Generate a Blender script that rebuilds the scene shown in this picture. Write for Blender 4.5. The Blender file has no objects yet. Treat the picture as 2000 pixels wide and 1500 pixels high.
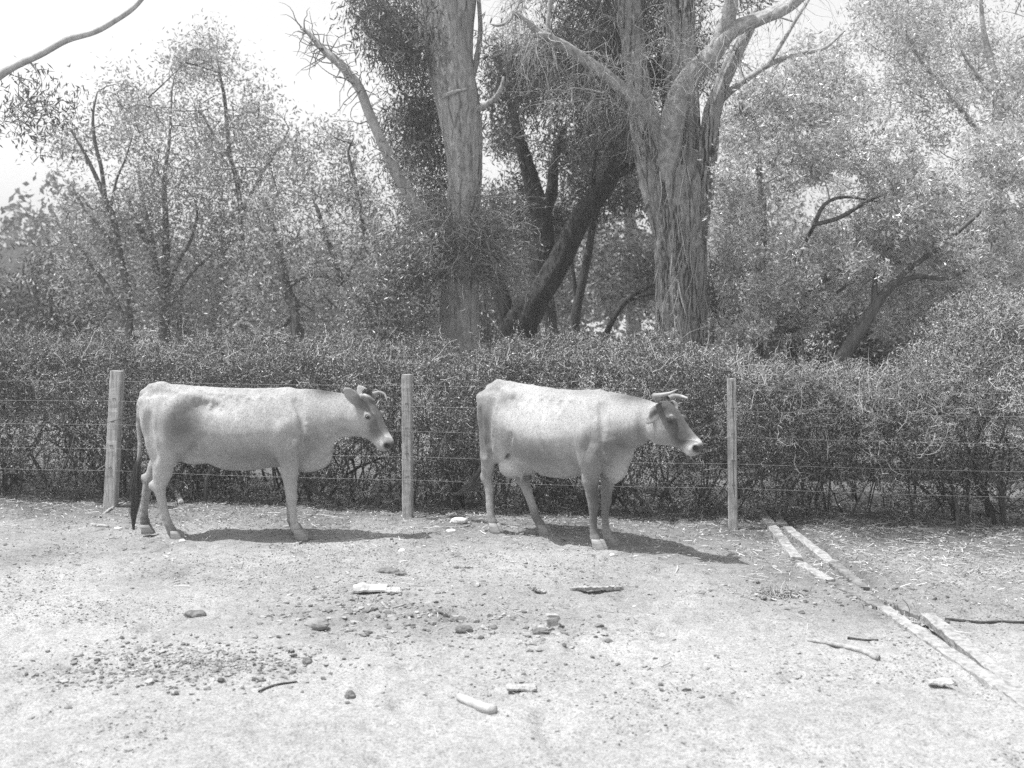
import bpy, math
import numpy as np
from mathutils import Vector, Matrix

# ------------------------------------------------------------------ camera, sky, sun, exposure
scene = bpy.context.scene
COL = scene.collection
F_PX, CAM_H, HORIZON = 2200.0, 1.92, 600.0          # in the photograph's 2000 x 1500 pixels

cam_data = bpy.data.cameras.new('camera')
cam_data.sensor_width = 36.0
cam_data.lens = 36.0 * F_PX / 2000.0
cam_data.shift_y = -(750.0 - HORIZON) / 2000.0
cam_data.clip_start = 0.05
cam_data.clip_end = 2000.0
cam_data.dof.use_dof = True
cam_data.dof.focus_distance = 9.4
cam_data.dof.aperture_fstop = 2.4
cam = bpy.data.objects.new('camera', cam_data)
COL.objects.link(cam)
cam.location = (0, 0, CAM_H)
cam.rotation_euler = (math.radians(90), 0, 0)
scene.camera = cam

SUN_DIR = Vector((-0.36, -0.03, 0.92)).normalized()   # towards the sun
SUN_EL = math.asin(SUN_DIR.z)
SUN_AZ = math.atan2(SUN_DIR.x, SUN_DIR.y)            # from +Y towards +X
world = bpy.data.worlds.new('World')
scene.world = world
world.use_nodes = True
wn = world.node_tree
wn.nodes.clear()
sky = wn.nodes.new('ShaderNodeTexSky')
sky.sky_type = 'NISHITA'
sky.sun_disc = False
sky.sun_elevation = SUN_EL
sky.sun_rotation = SUN_AZ
sky.dust_density = 2.5
sep = wn.nodes.new('ShaderNodeSeparateColor')        # old plate: the sky becomes one grey tone, its strongest colour
wn.links.new(sky.outputs[0], sep.inputs[0])
mx1 = wn.nodes.new('ShaderNodeMath')
mx1.operation = 'MAXIMUM'
mx2 = wn.nodes.new('ShaderNodeMath')
mx2.operation = 'MAXIMUM'
wn.links.new(sep.outputs[0], mx1.inputs[0])
wn.links.new(sep.outputs[1], mx1.inputs[1])
wn.links.new(mx1.outputs[0], mx2.inputs[0])
wn.links.new(sep.outputs[2], mx2.inputs[1])
bg = wn.nodes.new('ShaderNodeBackground')
bg.inputs['Strength'].default_value = 0.145
wn.links.new(mx2.outputs[0], bg.inputs['Color'])
wo = wn.nodes.new('ShaderNodeOutputWorld')
wn.links.new(bg.outputs[0], wo.inputs['Surface'])

sun_data = bpy.data.lights.new('sun', 'SUN')
sun_data.energy = 4.3
sun_data.angle = math.radians(0.53)
sun_data.color = (1.0, 1.0, 1.0)
sun = bpy.data.objects.new('sun', sun_data)
COL.objects.link(sun)
sun.rotation_euler = (-SUN_DIR).to_track_quat('-Z', 'Y').to_euler()
sun.location = (-4, 2, 14)

scene.view_settings.view_transform = 'Standard'
scene.view_settings.look = 'None'
scene.view_settings.gamma = 1.0
scene.view_settings.exposure = 0.62
scene.cycles.use_denoising = False                     # the grain of an old plate
scene.cycles.use_adaptive_sampling = False
scene.cycles.volume_bounces = 0
scene.cycles.max_bounces = 8
scene.cycles.diffuse_bounces = 4
scene.cycles.transmission_bounces = 4

# ------------------------------------------------------------------ helpers
RNG = np.random.default_rng(7)


def W(u, v, y):
    """Place seen at pixel (u, v) of the photograph, y metres in front of the camera."""
    return np.array([(u - 1000.0) * y / F_PX, y, CAM_H - (v - HORIZON) * y / F_PX])


def GP(u, v):
    """Ground place seen at pixel (u, v)."""
    y = F_PX * CAM_H / (v - HORIZON)
    return np.array([(u - 1000.0) * y / F_PX, y])


_TAB = np.random.default_rng(11).random((64, 64, 64)).astype(np.float32)


def noise3(x, y, z):
    x, y, z = np.broadcast_arrays(np.asarray(x, np.float32), np.asarray(y, np.float32), np.asarray(z, np.float32))
    xi, yi, zi = np.floor(x).astype(np.int32), np.floor(y).astype(np.int32), np.floor(z).astype(np.int32)
    fx, fy, fz = x - xi, y - yi, z - zi
    fx, fy, fz = fx * fx * (3 - 2 * fx), fy * fy * (3 - 2 * fy), fz * fz * (3 - 2 * fz)
    a, b, c = xi & 63, yi & 63, zi & 63
    a1, b1, c1 = (a + 1) & 63, (b + 1) & 63, (c + 1) & 63
    t = _TAB
    v00 = t[a, b, c] * (1 - fx) + t[a1, b, c] * fx
    v10 = t[a, b1, c] * (1 - fx) + t[a1, b1, c] * fx
    v01 = t[a, b, c1] * (1 - fx) + t[a1, b, c1] * fx
    v11 = t[a, b1, c1] * (1 - fx) + t[a1, b1, c1] * fx
    return (v00 * (1 - fy) + v10 * fy) * (1 - fz) + (v01 * (1 - fy) + v11 * fy) * fz


def fbm(x, y, z=0.0, octs=4):
    s, a, tot = 0.0, 1.0, 0.0
    for o in range(octs):
        k = 2.03 ** o
        s = s + a * noise3(np.asarray(x) * k + 13.7 * o, np.asarray(y) * k + 5.1 * o, np.asarray(z) * k + 9.3 * o)
        tot += a
        a *= 0.5
    return s / tot


def mesh_of(name, V, F, mat, smooth=True, attrs=None):
    V = np.ascontiguousarray(V, np.float32)
    F = np.ascontiguousarray(F, np.int32)
    me = bpy.data.meshes.new(name)
    me.vertices.add(len(V))
    me.vertices.foreach_set('co', V.ravel())
    n, k = F.shape
    me.loops.add(n * k)
    me.loops.foreach_set('vertex_index', F.ravel())
    me.polygons.add(n)
    me.polygons.foreach_set('loop_start', np.arange(0, n * k, k, dtype=np.int32))
    me.polygons.foreach_set('use_smooth', np.full(n, smooth, dtype=bool))
    me.update(calc_edges=True)
    if attrs:
        for an, av in attrs.items():
            at = me.attributes.new(an, 'FLOAT', 'POINT')
            at.data.foreach_set('value', np.ascontiguousarray(av, np.float32))
    me.materials.append(mat)
    return me


def link(name, me, parent=None):
    o = bpy.data.objects.new(name, me)
    COL.objects.link(o)
    if parent is not None:
        o.parent = parent
    return o


def empty(name, loc=(0, 0, 0), rz=0.0):
    o = bpy.data.objects.new(name, None)
    COL.objects.link(o)
    o.location = loc
    o.rotation_euler = (0, 0, rz)
    o.empty_display_size = 0.2
    return o


def tag(o, label=None, cat=None, group=None, kind=None):
    if label:
        o['label'] = label
    if cat:
        o['category'] = cat
    if group:
        o['group'] = group
    if kind:
        o['kind'] = kind
    return o


class Bag:
    """Collects vertices and faces of equal size for one mesh."""

    def __init__(self):
        self.V, self.F, self.n = [], [], 0

    def add(self, V, F):
        self.V.append(np.asarray(V, np.float32).reshape(-1, 3))
        self.F.append(np.asarray(F, np.int32) + self.n)
        self.n += len(self.V[-1])

    def arrays(self):
        return np.concatenate(self.V), np.concatenate(self.F)

    def build(self, name, mat, parent=None, smooth=True, origin=None):
        V, F = self.arrays()
        if origin is not None:
            V = V - np.asarray(origin, np.float32)
        o = link(name, mesh_of(name, V, F, mat, smooth), parent)
        if origin is not None and parent is None:
            o.location = origin
        return o


def unit(a):
    return a / np.maximum(np.linalg.norm(a, axis=-1, keepdims=True), 1e-9)


def tubes(P, R, k=3):
    """Many tubes at once: P (M, N, 3), R (M, N)."""
    P, R = np.asarray(P, float), np.asarray(R, float)
    M, N, _ = P.shape
    T = np.empty_like(P)
    T[:, 1:-1] = P[:, 2:] - P[:, :-2]
    T[:, 0] = P[:, 1] - P[:, 0]
    T[:, -1] = P[:, -1] - P[:, -2]
    T = unit(T)
    mean = np.abs(T.mean(axis=1))
    ref = np.zeros((M, 3))
    ref[np.arange(M), np.argmin(mean, axis=1)] = 1.0
    U = unit(np.cross(T, ref[:, None, :]))
    B = np.cross(T, U)
    a = np.arange(k) * 2 * math.pi / k
    ring = U[:, :, None, :] * np.cos(a)[None, None, :, None] + B[:, :, None, :] * np.sin(a)[None, None, :, None]
    V = P[:, :, None, :] + ring * R[:, :, None, None]
    idx = np.arange(M * N * k).reshape(M, N, k)
    F = np.stack([idx[:, :-1, :], np.roll(idx[:, :-1, :], -1, 2), np.roll(idx[:, 1:, :], -1, 2), idx[:, 1:, :]], -1)
    return V.reshape(-1, 3), F.reshape(-1, 4)


def smooth_path(pts, vals, step):
    """Resample a polyline with Catmull-Rom curves; vals are carried along."""
    P = np.asarray(pts, float)
    v = np.asarray(vals, float)
    Q = np.vstack([2 * P[0] - P[1], P, 2 * P[-1] - P[-2]])
    out, ov = [], []
    for i in range(len(P) - 1):
        p0, p1, p2, p3 = Q[i:i + 4]
        n = max(2, int(np.linalg.norm(p2 - p1) / step))
        t = np.linspace(0, 1, n, endpoint=False)[:, None]
        out.append(0.5 * (2 * p1 + (p2 - p0) * t + (2 * p0 - 5 * p1 + 4 * p2 - p3) * t ** 2
                          + (3 * p1 - p0 - 3 * p2 + p3) * t ** 3))
        ov.append(v[i] + (v[i + 1] - v[i]) * t[:, 0])
    out.append(P[-1:])
    ov.append(v[-1:])
    return np.vstack(out), np.concatenate(ov)


def bark_tube(pts, rad, sides=24, amp=0.12, seed=0.0, step=0.04, flare=0.0, freq=3.0, vfreq=1.1, crack=0.0):
    """A limb with furrowed bark: returns V, F and the centre line."""
    P, R = smooth_path(pts, rad, step)
    sides += sides % 2
    N = len(P)
    T = unit(np.gradient(P, axis=0))
    ref = np.array([0.31, 0.95, 0.05])
    U = unit(np.cross(T, ref))
    B = np.cross(T, U)
    s = np.concatenate([[0], np.cumsum(np.linalg.norm(np.diff(P, axis=0), axis=1))])
    a = np.arange(sides) * 2 * math.pi / sides
    ca, sa = np.cos(a)[None, :], np.sin(a)[None, :]
    tw = 0.25 * s[:, None]
    ca2, sa2 = np.cos(a[None, :] + tw), np.sin(a[None, :] + tw)
    n1 = noise3(ca2 * freq + seed, sa2 * freq + seed * 1.7, s[:, None] * vfreq + seed)
    n2 = noise3(ca2 * freq * 2.6 + seed, sa2 * freq * 2.6, s[:, None] * vfreq * 2.2 + seed * 3)
    n0 = noise3(ca * 0.9 + seed * 2, sa * 0.9 + seed, s[:, None] * 0.6 + seed)
    ridge = 1 - np.abs(2 * n1 - 1) * 1.6
    ridge2 = 1 - np.abs(2 * n2 - 1) * 1.6
    d = 1 + amp * (0.9 * ridge + 0.5 * ridge2 - 0.75) + 0.22 * (n0 - 0.5)
    if crack:
        n3 = noise3(ca2 * freq * 1.5 + seed + 3, sa2 * freq * 1.5 + seed, s[:, None] * vfreq * 1.0 + seed * 2)
        brk = np.clip((noise3(ca * 2 + 7, sa * 2 + seed, s[:, None] * 1.8) - 0.35) * 4, 0, 1)
        d = d - crack * np.exp(-((n3 - 0.5) / 0.030) ** 2) * brk - crack * 0.6 * np.exp(-((n2 - 0.5) / 0.04) ** 2)
        plate = np.floor(n3 * 7) / 7
        d = d + crack * 0.5 * (plate - 0.5)
    if flare:
        d = d + flare * np.exp(-s[:, None] / 0.35) * (0.7 + 0.6 * np.cos(5 * a[None, :] + seed))
    V = P[:, None, :] + (U[:, None, :] * ca[..., None] + B[:, None, :] * sa[..., None]) * (R[:, None] * d)[..., None]
    idx = np.arange(N * sides).reshape(N, sides)
    F = np.stack([idx[:-1], np.roll(idx[:-1], -1, 1), np.roll(idx[1:], -1, 1), idx[1:]], -1).reshape(-1, 4)
    V = V.reshape(-1, 3)
    # close the tip with a small cone of quads folded onto one point
    tip = np.vstack([V, P[-1:] + T[-1:] * R[-1] * 0.4])
    last = idx[-1]
    cap = np.stack([last[0::2], last[1::2], np.roll(last, -2)[0::2], np.full(len(last[0::2]), len(tip) - 1)], -1)
    return tip, np.vstack([F, cap]), P, R


def leaf_quads(C, L, Wd, rng, droop=0.0, outward=None):
    """Small pointed leaves at the places C: one folded quad each."""
    n = len(C)
    d = rng.normal(size=(n, 3))
    d[:, 2] -= droop
    if outward is not None:
        d = d + outward
    d = unit(d)
    nrm = unit(np.cross(d, rng.normal(size=(n, 3))))
    side = np.cross(nrm, d)
    L = L * (0.65 + 0.7 * rng.random(n))
    Wd = Wd * (0.7 + 0.6 * rng.random(n))
    a = C - d * (L * 0.5)[:, None]
    b = C + d * (L * 0.5)[:, None]
    mid = C - d * (0.05 * L)[:, None] + nrm * (0.10 * L * (rng.random(n) - 0.3))[:, None]
    V = np.stack([a, mid + side * (Wd * 0.5)[:, None], b, mid - side * (Wd * 0.5)[:, None]], 1)
    F = np.arange(n * 4).reshape(n, 4)
    return V.reshape(-1, 3), F


def in_poly(p, poly):
    x, y = p[:, 0], p[:, 1]
    poly = np.asarray(poly, float)
    res = np.zeros(len(p), bool)
    j = len(poly) - 1
    for i in range(len(poly)):
        xi, yi = poly[i]
        xj, yj = poly[j]
        c = ((yi > y) != (yj > y)) & (x < (xj - xi) * (y - yi) / (yj - yi + 1e-9) + xi)
        res ^= c
        j = i
    return res


def crown_spots(poly, y0, y1, n, rng, lump=0.55, lf=1.1, seed=0.0):
    """n places spread through the volume of a crown whose outline is given as seen from the paddock;
    a coarse noise leaves gaps between the clumps."""
    poly = np.asarray(poly, float)
    lo, hi = poly.min(0), poly.max(0)
    out = np.empty((0, 3))
    while len(out) < n:
        m = n * 4
        p = lo + (hi - lo) * rng.random((m, 2))
        p = p[in_poly(p, poly)]
        y = y0 + (y1 - y0) * rng.random(len(p))
        q = np.stack([(p[:, 0] - 1000) * y / F_PX, y, CAM_H - (p[:, 1] - HORIZON) * y / F_PX], 1)
        g = fbm(q[:, 0] * lf + seed, q[:, 1] * lf, q[:, 2] * lf, 2)
        q = q[g > 0.20 + 0.5 * lump + 0.10 * rng.random(len(q))] if lump else q
        out = np.vstack([out, q])
    return out[:n]


def grow(skel, spots, rng, sag=0.06, r0=0.012, tip=0.0035, npt=5, maxr=0.03):
    """Twigs that join every spot to the nearest wood, nearest spots first, so that they branch."""
    nodes = np.vstack([np.asarray(p, float) for p in skel])
    d0 = np.array([np.min(np.linalg.norm(nodes - s, axis=1)) for s in spots])
    spots = spots[np.argsort(d0)]
    cap = len(nodes) + len(spots) * npt
    buf = np.empty((cap, 3))
    buf[:len(nodes)] = nodes
    n = len(nodes)
    P, R = [], []
    t = np.linspace(0, 1, npt)[:, None]
    for s in spots:
        dv = buf[:n] - s
        dd = np.sqrt((dv ** 2).sum(1)) + 0.55 * np.maximum(dv[:, 2], 0)
        a = buf[int(np.argmin(dd))]
        ln = np.linalg.norm(s - a)
        bend = rng.normal(size=3) * 0.10 * ln
        p = a + (s - a) * t + bend * (np.sin(t * math.pi)) + np.array([0, 0, 1]) * sag * ln * np.sin(t * math.pi)
        P.append(p)
        rb = min(maxr, r0 * (0.35 + ln))
        R.append(np.linspace(max(rb, tip), tip, npt))
        buf[n:n + npt - 1] = p[1:]
        n += npt - 1
    return np.array(P), np.array(R)


def twig_leaves(P, per, rng, spread, L, Wd, droop=0.0, start=1):
    """Leaves scattered along twigs P (M, N, 3)."""
    M, N, _ = P.shape
    m = M * per
    i = rng.integers(0, M, m)
    t = start + (N - 1 - start) * rng.random(m) ** 0.6
    k = np.minimum(t.astype(int), N - 2)
    f = (t - k)[:, None]
    C = P[i, k] * (1 - f) + P[i, k + 1] * f + rng.normal(size=(m, 3)) * spread
    return leaf_quads(C, L, Wd, rng, droop)


# ------------------------------------------------------------------ materials (a grey world: the photograph is black and white)
def new_mat(name):
    m = bpy.data.materials.new(name)
    m.use_nodes = True
    nt = m.node_tree
    nt.nodes.clear()
    out = nt.nodes.new('ShaderNodeOutputMaterial')
    return m, nt, out


def nd(nt, kind, **kw):
    n = nt.nodes.new(kind)
    for k, v in kw.items():
        n.inputs[k].default_value = v
    return n


def ramp(nt, src, stops):
    r = nt.nodes.new('ShaderNodeValToRGB')
    el = r.color_ramp.elements
    while len(el) > 1:
        el.remove(el[0])
    el[0].position = stops[0][0]
    el[0].color = (stops[0][1],) * 3 + (1,)
    for p, c in stops[1:]:
        e = el.new(p)
        e.color = (c,) * 3 + (1,)
    nt.links.new(src, r.inputs[0])
    return r


def coords(nt, scale=(1, 1, 1), kind='Object'):
    tc = nt.nodes.new('ShaderNodeTexCoord')
    mp = nt.nodes.new('ShaderNodeMapping')
    mp.inputs['Scale'].default_value = scale
    nt.links.new(tc.outputs[kind], mp.inputs[0])
    return mp.outputs[0]


def math_node(nt, op, a, b=None):
    n = nt.nodes.new('ShaderNodeMath')
    n.operation = op
    for i, x in enumerate((a, b)):
        if x is None:
            continue
        if hasattr(x, 'links'):
            nt.links.new(x, n.inputs[i])
        else:
            n.inputs[i].default_value = x
    return n.outputs[0]


def leaf_mat(name, lo, hi, trans=0.3, rough=0.45, spec=0.5, mid=None):
    m, nt, out = new_mat(name)
    geo = nt.nodes.new('ShaderNodeNewGeometry')
    r = ramp(nt, geo.outputs['Random Per Island'], [(0.0, lo), (0.7, (lo * 0.6 + hi * 0.4) if mid is None else mid), (1.0, hi)])
    b = nd(nt, 'ShaderNodeBsdfPrincipled', Roughness=rough)
    b.inputs['Specular IOR Level'].default_value = spec
    nt.links.new(r.outputs[0], b.inputs['Base Color'])
    t = nt.nodes.new('ShaderNodeBsdfTranslucent')
    nt.links.new(r.outputs[0], t.inputs['Color'])
    mx = nd(nt, 'ShaderNodeMixShader', Fac=trans)
    nt.links.new(b.outputs[0], mx.inputs[1])
    nt.links.new(t.outputs[0], mx.inputs[2])
    nt.links.new(mx.outputs[0], out.inputs[0])
    return m


def rough_mat(name, lo, hi, scale=(8, 8, 8), nscale=3.0, detail=6.0, bump=0.3, bdist=0.01, rough=0.9, mid=None, fine=0.0):
    m, nt, out = new_mat(name)
    co = coords(nt, scale)
    n = nd(nt, 'ShaderNodeTexNoise', Scale=nscale, Detail=detail, Roughness=0.6)
    nt.links.new(co, n.inputs['Vector'])
    stops = [(0.3, lo), (0.7, hi)] if mid is None else [(0.28, lo), (0.5, mid), (0.72, hi)]
    r = ramp(nt, n.outputs['Fac'], stops)
    b = nd(nt, 'ShaderNodeBsdfPrincipled', Roughness=rough)
    b.inputs['Specular IOR Level'].default_value = 0.2
    nt.links.new(r.outputs[0], b.inputs['Base Color'])
    bp = nd(nt, 'ShaderNodeBump', Strength=bump, Distance=bdist)
    nt.links.new(n.outputs['Fac'], bp.inputs['Height'])
    nt.links.new(bp.outputs[0], b.inputs['Normal'])
    nt.links.new(b.outputs[0], out.inputs[0])
    return m


def island_mat(name, lo, hi, rough=0.9):
    m, nt, out = new_mat(name)
    geo = nt.nodes.new('ShaderNodeNewGeometry')
    r = ramp(nt, geo.outputs['Random Per Island'], [(0.0, lo), (1.0, hi)])
    b = nd(nt, 'ShaderNodeBsdfPrincipled', Roughness=rough)
    b.inputs['Specular IOR Level'].default_value = 0.2
    nt.links.new(r.outputs[0], b.inputs['Base Color'])
    nt.links.new(b.outputs[0], out.inputs[0])
    return m


def coat_mat(name):
    m, nt, out = new_mat(name)
    at = nt.nodes.new('ShaderNodeAttribute')
    at.attribute_name = 'tone'
    co = coords(nt, (1, 1, 1))
    n1 = nd(nt, 'ShaderNodeTexNoise', Scale=9.0, Detail=4.0, Roughness=0.6)
    n2 = nd(nt, 'ShaderNodeTexNoise', Scale=85.0, Detail=4.0, Roughness=0.75)
    mp = nt.nodes.new('ShaderNodeMapping')
    mp.inputs['Scale'].default_value = (1.6, 1.0, 0.45)
    nt.links.new(co, n1.inputs['Vector'])
    nt.links.new(co, mp.inputs[0])
    nt.links.new(mp.outputs[0], n2.inputs['Vector'])
    a = math_node(nt, 'MULTIPLY_ADD', n1.outputs['Fac'], 0.30)
    nt.nodes[-1].inputs[2].default_value = 0.85
    b_ = math_node(nt, 'MULTIPLY_ADD', n2.outputs['Fac'], 1.10)
    nt.nodes[-1].inputs[2].default_value = 0.45
    c = math_node(nt, 'MULTIPLY', at.outputs['Fac'], a)
    c = math_node(nt, 'MULTIPLY', c, b_)
    b = nd(nt, 'ShaderNodeBsdfPrincipled', Roughness=0.75)
    b.inputs['Specular IOR Level'].default_value = 0.25
    b.inputs['Sheen Weight'].default_value = 0.12
    b.inputs['Sheen Roughness'].default_value = 0.5
    nt.links.new(c, b.inputs['Base Color'])
    bp = nd(nt, 'ShaderNodeBump', Strength=0.6, Distance=0.006)
    nt.links.new(n2.outputs['Fac'], bp.inputs['Height'])
    nt.links.new(bp.outputs[0], b.inputs['Normal'])
    nt.links.new(b.outputs[0], out.inputs[0])
    return m


def plain_mat(name, c, rough=0.5, spec=0.5):
    m, nt, out = new_mat(name)
    n = nd(nt, 'ShaderNodeTexNoise', Scale=35.0, Detail=3.0)
    nt.links.new(coords(nt), n.inputs['Vector'])
    r = ramp(nt, n.outputs['Fac'], [(0.3, c * 0.8), (0.7, min(1.0, c * 1.2))])
    b = nd(nt, 'ShaderNodeBsdfPrincipled', Roughness=rough)
    b.inputs['Specular IOR Level'].default_value = spec
    nt.links.new(r.outputs[0], b.inputs['Base Color'])
    nt.links.new(b.outputs[0], out.inputs[0])
    return m


def ground_mat():
    m, nt, out = new_mat('dry_trampled_earth')
    co = coords(nt, (1, 1, 1))
    big = nd(nt, 'ShaderNodeTexNoise', Scale=0.9, Detail=5.0, Roughness=0.6)
    mid = nd(nt, 'ShaderNodeTexNoise', Scale=14.0, Detail=6.0, Roughness=0.7)
    fin = nd(nt, 'ShaderNodeTexNoise', Scale=75.0, Detail=5.0, Roughness=0.75)
    for n in (big, mid, fin):
        nt.links.new(co, n.inputs['Vector'])
    at = nt.nodes.new('ShaderNodeAttribute')
    at.attribute_name = 'litter'  # litter darkening, together with the brightening painted towards the front
    base = ramp(nt, big.outputs['Fac'], [(0.3, 0.315), (0.7, 0.415)])
    spk = ramp(nt, fin.outputs['Fac'], [(0.36, 0.42), (0.50, 0.95), (0.70, 1.18)])
    mm = ramp(nt, mid.outputs['Fac'], [(0.30, 0.72), (0.55, 1.0), (0.8, 1.08)])
    litter_light = ramp(nt, at.outputs['Fac'], [(0.0, 1.0), (0.5, 0.72), (1.0, 0.42)])
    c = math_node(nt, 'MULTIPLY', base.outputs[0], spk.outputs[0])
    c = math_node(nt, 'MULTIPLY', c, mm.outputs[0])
    c = math_node(nt, 'MULTIPLY', c, litter_light.outputs[0])
    b = nd(nt, 'ShaderNodeBsdfPrincipled', Roughness=0.95)
    b.inputs['Specular IOR Level'].default_value = 0.1
    nt.links.new(c, b.inputs['Base Color'])
    h = math_node(nt, 'MULTIPLY_ADD', fin.outputs['Fac'], 0.5)
    nt.links.new(mid.outputs['Fac'], nt.nodes[-1].inputs[2])
    bp = nd(nt, 'ShaderNodeBump', Strength=0.7, Distance=0.02)
    nt.links.new(h, bp.inputs['Height'])
    nt.links.new(bp.outputs[0], b.inputs['Normal'])
    nt.links.new(b.outputs[0], out.inputs[0])
    return m


def bark_mat(name, lo, hi, scale, crack_scale, deep):
    m, nt, out = new_mat(name)
    co = coords(nt, scale)
    n = nd(nt, 'ShaderNodeTexNoise', Scale=1.6, Detail=9.0, Roughness=0.68)
    nt.links.new(co, n.inputs['Vector'])
    wob = nd(nt, 'ShaderNodeTexNoise', Scale=3.0, Detail=4.0)
    nt.links.new(coords(nt, (1, 1, 1)), wob.inputs['Vector'])
    add = nt.nodes.new('ShaderNodeVectorMath')
    add.operation = 'MULTIPLY_ADD'
    nt.links.new(wob.outputs['Color'], add.inputs[0])
    add.inputs[1].default_value = (0.9, 0.9, 0.5)
    nt.links.new(coords(nt, crack_scale), add.inputs[2])
    vo = nt.nodes.new('ShaderNodeTexVoronoi')
    vo.feature = 'DISTANCE_TO_EDGE'
    vo.inputs['Scale'].default_value = 1.0
    nt.links.new(add.outputs[0], vo.inputs['Vector'])
    vc = nt.nodes.new('ShaderNodeTexVoronoi')
    vc.inputs['Scale'].default_value = 1.0
    nt.links.new(add.outputs[0], vc.inputs['Vector'])
    r = ramp(nt, n.outputs['Fac'], [(0.28, lo), (0.5, (lo + hi) / 2), (0.72, hi)])
    cr = ramp(nt, vo.outputs['Distance'], [(0.0, 1 - deep), (0.035, 1 - deep * 0.6), (0.09, 1.0)])  # dark weathered cracks, their inner shade also painted into the colour
    pl_ = ramp(nt, vc.outputs['Color'], [(0.1, 0.86), (0.9, 1.14)])
    msk = nd(nt, 'ShaderNodeTexNoise', Scale=2.2, Detail=5.0, Roughness=0.7)
    nt.links.new(coords(nt, (1.6, 1.6, 0.7)), msk.inputs['Vector'])
    mr = ramp(nt, msk.outputs['Fac'], [(0.42, 0.0), (0.58, 1.0)])
    one = math_node(nt, 'SUBTRACT', 1.0, cr.outputs[0])
    one = math_node(nt, 'MULTIPLY', one, mr.outputs[0])
    crk = math_node(nt, 'SUBTRACT', 1.0, one)
    c = math_node(nt, 'MULTIPLY', r.outputs[0], crk)
    c = math_node(nt, 'MULTIPLY', c, pl_.outputs[0])
    b = nd(nt, 'ShaderNodeBsdfPrincipled', Roughness=0.92)
    b.inputs['Specular IOR Level'].default_value = 0.15
    nt.links.new(c, b.inputs['Base Color'])
    h = math_node(nt, 'MULTIPLY_ADD', crk, 1.2)
    nt.links.new(n.outputs['Fac'], nt.nodes[-1].inputs[2])
    bp = nd(nt, 'ShaderNodeBump', Strength=1.0, Distance=0.035)
    nt.links.new(h, bp.inputs['Height'])
    nt.links.new(bp.outputs[0], b.inputs['Normal'])
    nt.links.new(b.outputs[0], out.inputs[0])
    return m


M = {}
M['ground'] = ground_mat()
M['coat'] = coat_mat('short_cattle_coat')
M['horn'] = plain_mat('horn', 0.26, 0.45)
M['hoof'] = rough_mat('hoof_horn', 0.16, 0.36, (4, 4, 20), 3.0, 4.0, 0.2, 0.004, 0.6)
M['eye'] = plain_mat('wet_dark_eye', 0.02, 0.12, 0.6)
M['hair_dark'] = island_mat('dark_tail_hair', 0.05, 0.14, 0.6)
M['hair_pale'] = island_mat('pale_hair', 0.25, 0.45, 0.6)
M['post'] = rough_mat('weathered_split_timber', 0.18, 0.52, (40, 40, 2.2), 2.0, 8.0, 0.8, 0.012, 0.9, 0.38)
M['board'] = rough_mat('bleached_board', 0.13, 0.42, (18, 18, 18), 1.4, 9.0, 0.9, 0.012, 0.9, 0.30)
M['board_dark'] = rough_mat('damp_board', 0.08, 0.26, (14, 14, 14), 1.4, 8.0, 0.5, 0.01, 0.9)
M['wire'] = plain_mat('galvanised_wire', 0.28, 0.5)
M['bark_pale'] = bark_mat('pale_gum_bark', 0.20, 0.58, (18, 18, 5), (6, 6, 0.6), 0.5)
M['bark_bleached'] = rough_mat('bleached_dead_wood', 0.26, 0.48, (9, 9, 4), 1.6, 8.0, 0.6, 0.02)
M['bark_string'] = bark_mat('stringy_bark', 0.15, 0.50, (20, 20, 5), (9, 9, 0.75), 0.8)
M['bark_limb'] = rough_mat('smooth_limb_bark', 0.15, 0.46, (10, 10, 10), 1.6, 9.0, 0.8, 0.02)
M['bark_dark'] = rough_mat('dark_furrowed_bark', 0.025, 0.10, (12, 12, 2.5), 1.6, 8.0, 1.0, 0.03, 0.95)
M['bark_thin'] = rough_mat('young_bark', 0.06, 0.18, (12, 12, 3), 1.6, 6.0, 0.6, 0.02, 0.9)
M['twig_pale'] = island_mat('bleached_twigs', 0.28, 0.62)
M['twig_bleached'] = island_mat('sun_bleached_twigs', 0.28, 0.62)
M['twig_mid'] = island_mat('grey_twigs', 0.16, 0.44)
M['twig_dark'] = island_mat('dark_twigs', 0.05, 0.14)
M['leaf_hedge'] = leaf_mat('thorn_hedge_leaf', 0.035, 0.55, 0.28, 0.38, 0.5, 0.12)
M['leaf_olive'] = leaf_mat('silvery_narrow_leaf', 0.22, 0.90, 0.42, 0.28, 0.8, 0.60)
M['leaf_mid'] = leaf_mat('grey_green_leaf', 0.08, 0.48, 0.32, 0.36, 0.6, 0.2)
M['leaf_light'] = leaf_mat('pale_thin_leaf', 0.15, 0.60, 0.5, 0.4, 0.7, 0.34)
M['leaf_dark'] = leaf_mat('dark_drooping_leaf', 0.05, 0.27, 0.30, 0.42)
M['clod'] = island_mat('dry_clod', 0.09, 0.34)
M['straw'] = island_mat('straw', 0.18, 0.60)
M['dung'] = rough_mat('dry_dung', 0.07, 0.22, (20, 20, 20), 1.5, 6.0, 0.8, 0.01)
M['stone'] = rough_mat('pale_stone', 0.45, 0.68, (20, 20, 20), 1.5, 6.0, 0.5, 0.01)
M['stone_grey'] = rough_mat('grey_stone', 0.25, 0.42, (20, 20, 20), 1.5, 6.0, 0.5, 0.01)
M['barkslab'] = rough_mat('bark_slab', 0.25, 0.55, (10, 10, 10), 1.5, 6.0, 0.5, 0.01)
M['shed_wall'] = rough_mat('weatherboard', 0.10, 0.16, (1, 1, 12), 1.0, 4.0, 0.3, 0.02)
M['shed_roof'] = rough_mat('roof_iron', 0.05, 0.08, (6, 1, 1), 1.0, 4.0, 0.3, 0.02)
M['rail'] = rough_mat('painted_rail', 0.6, 0.8, (2, 2, 2), 2.0, 4.0, 0.2, 0.01)

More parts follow.
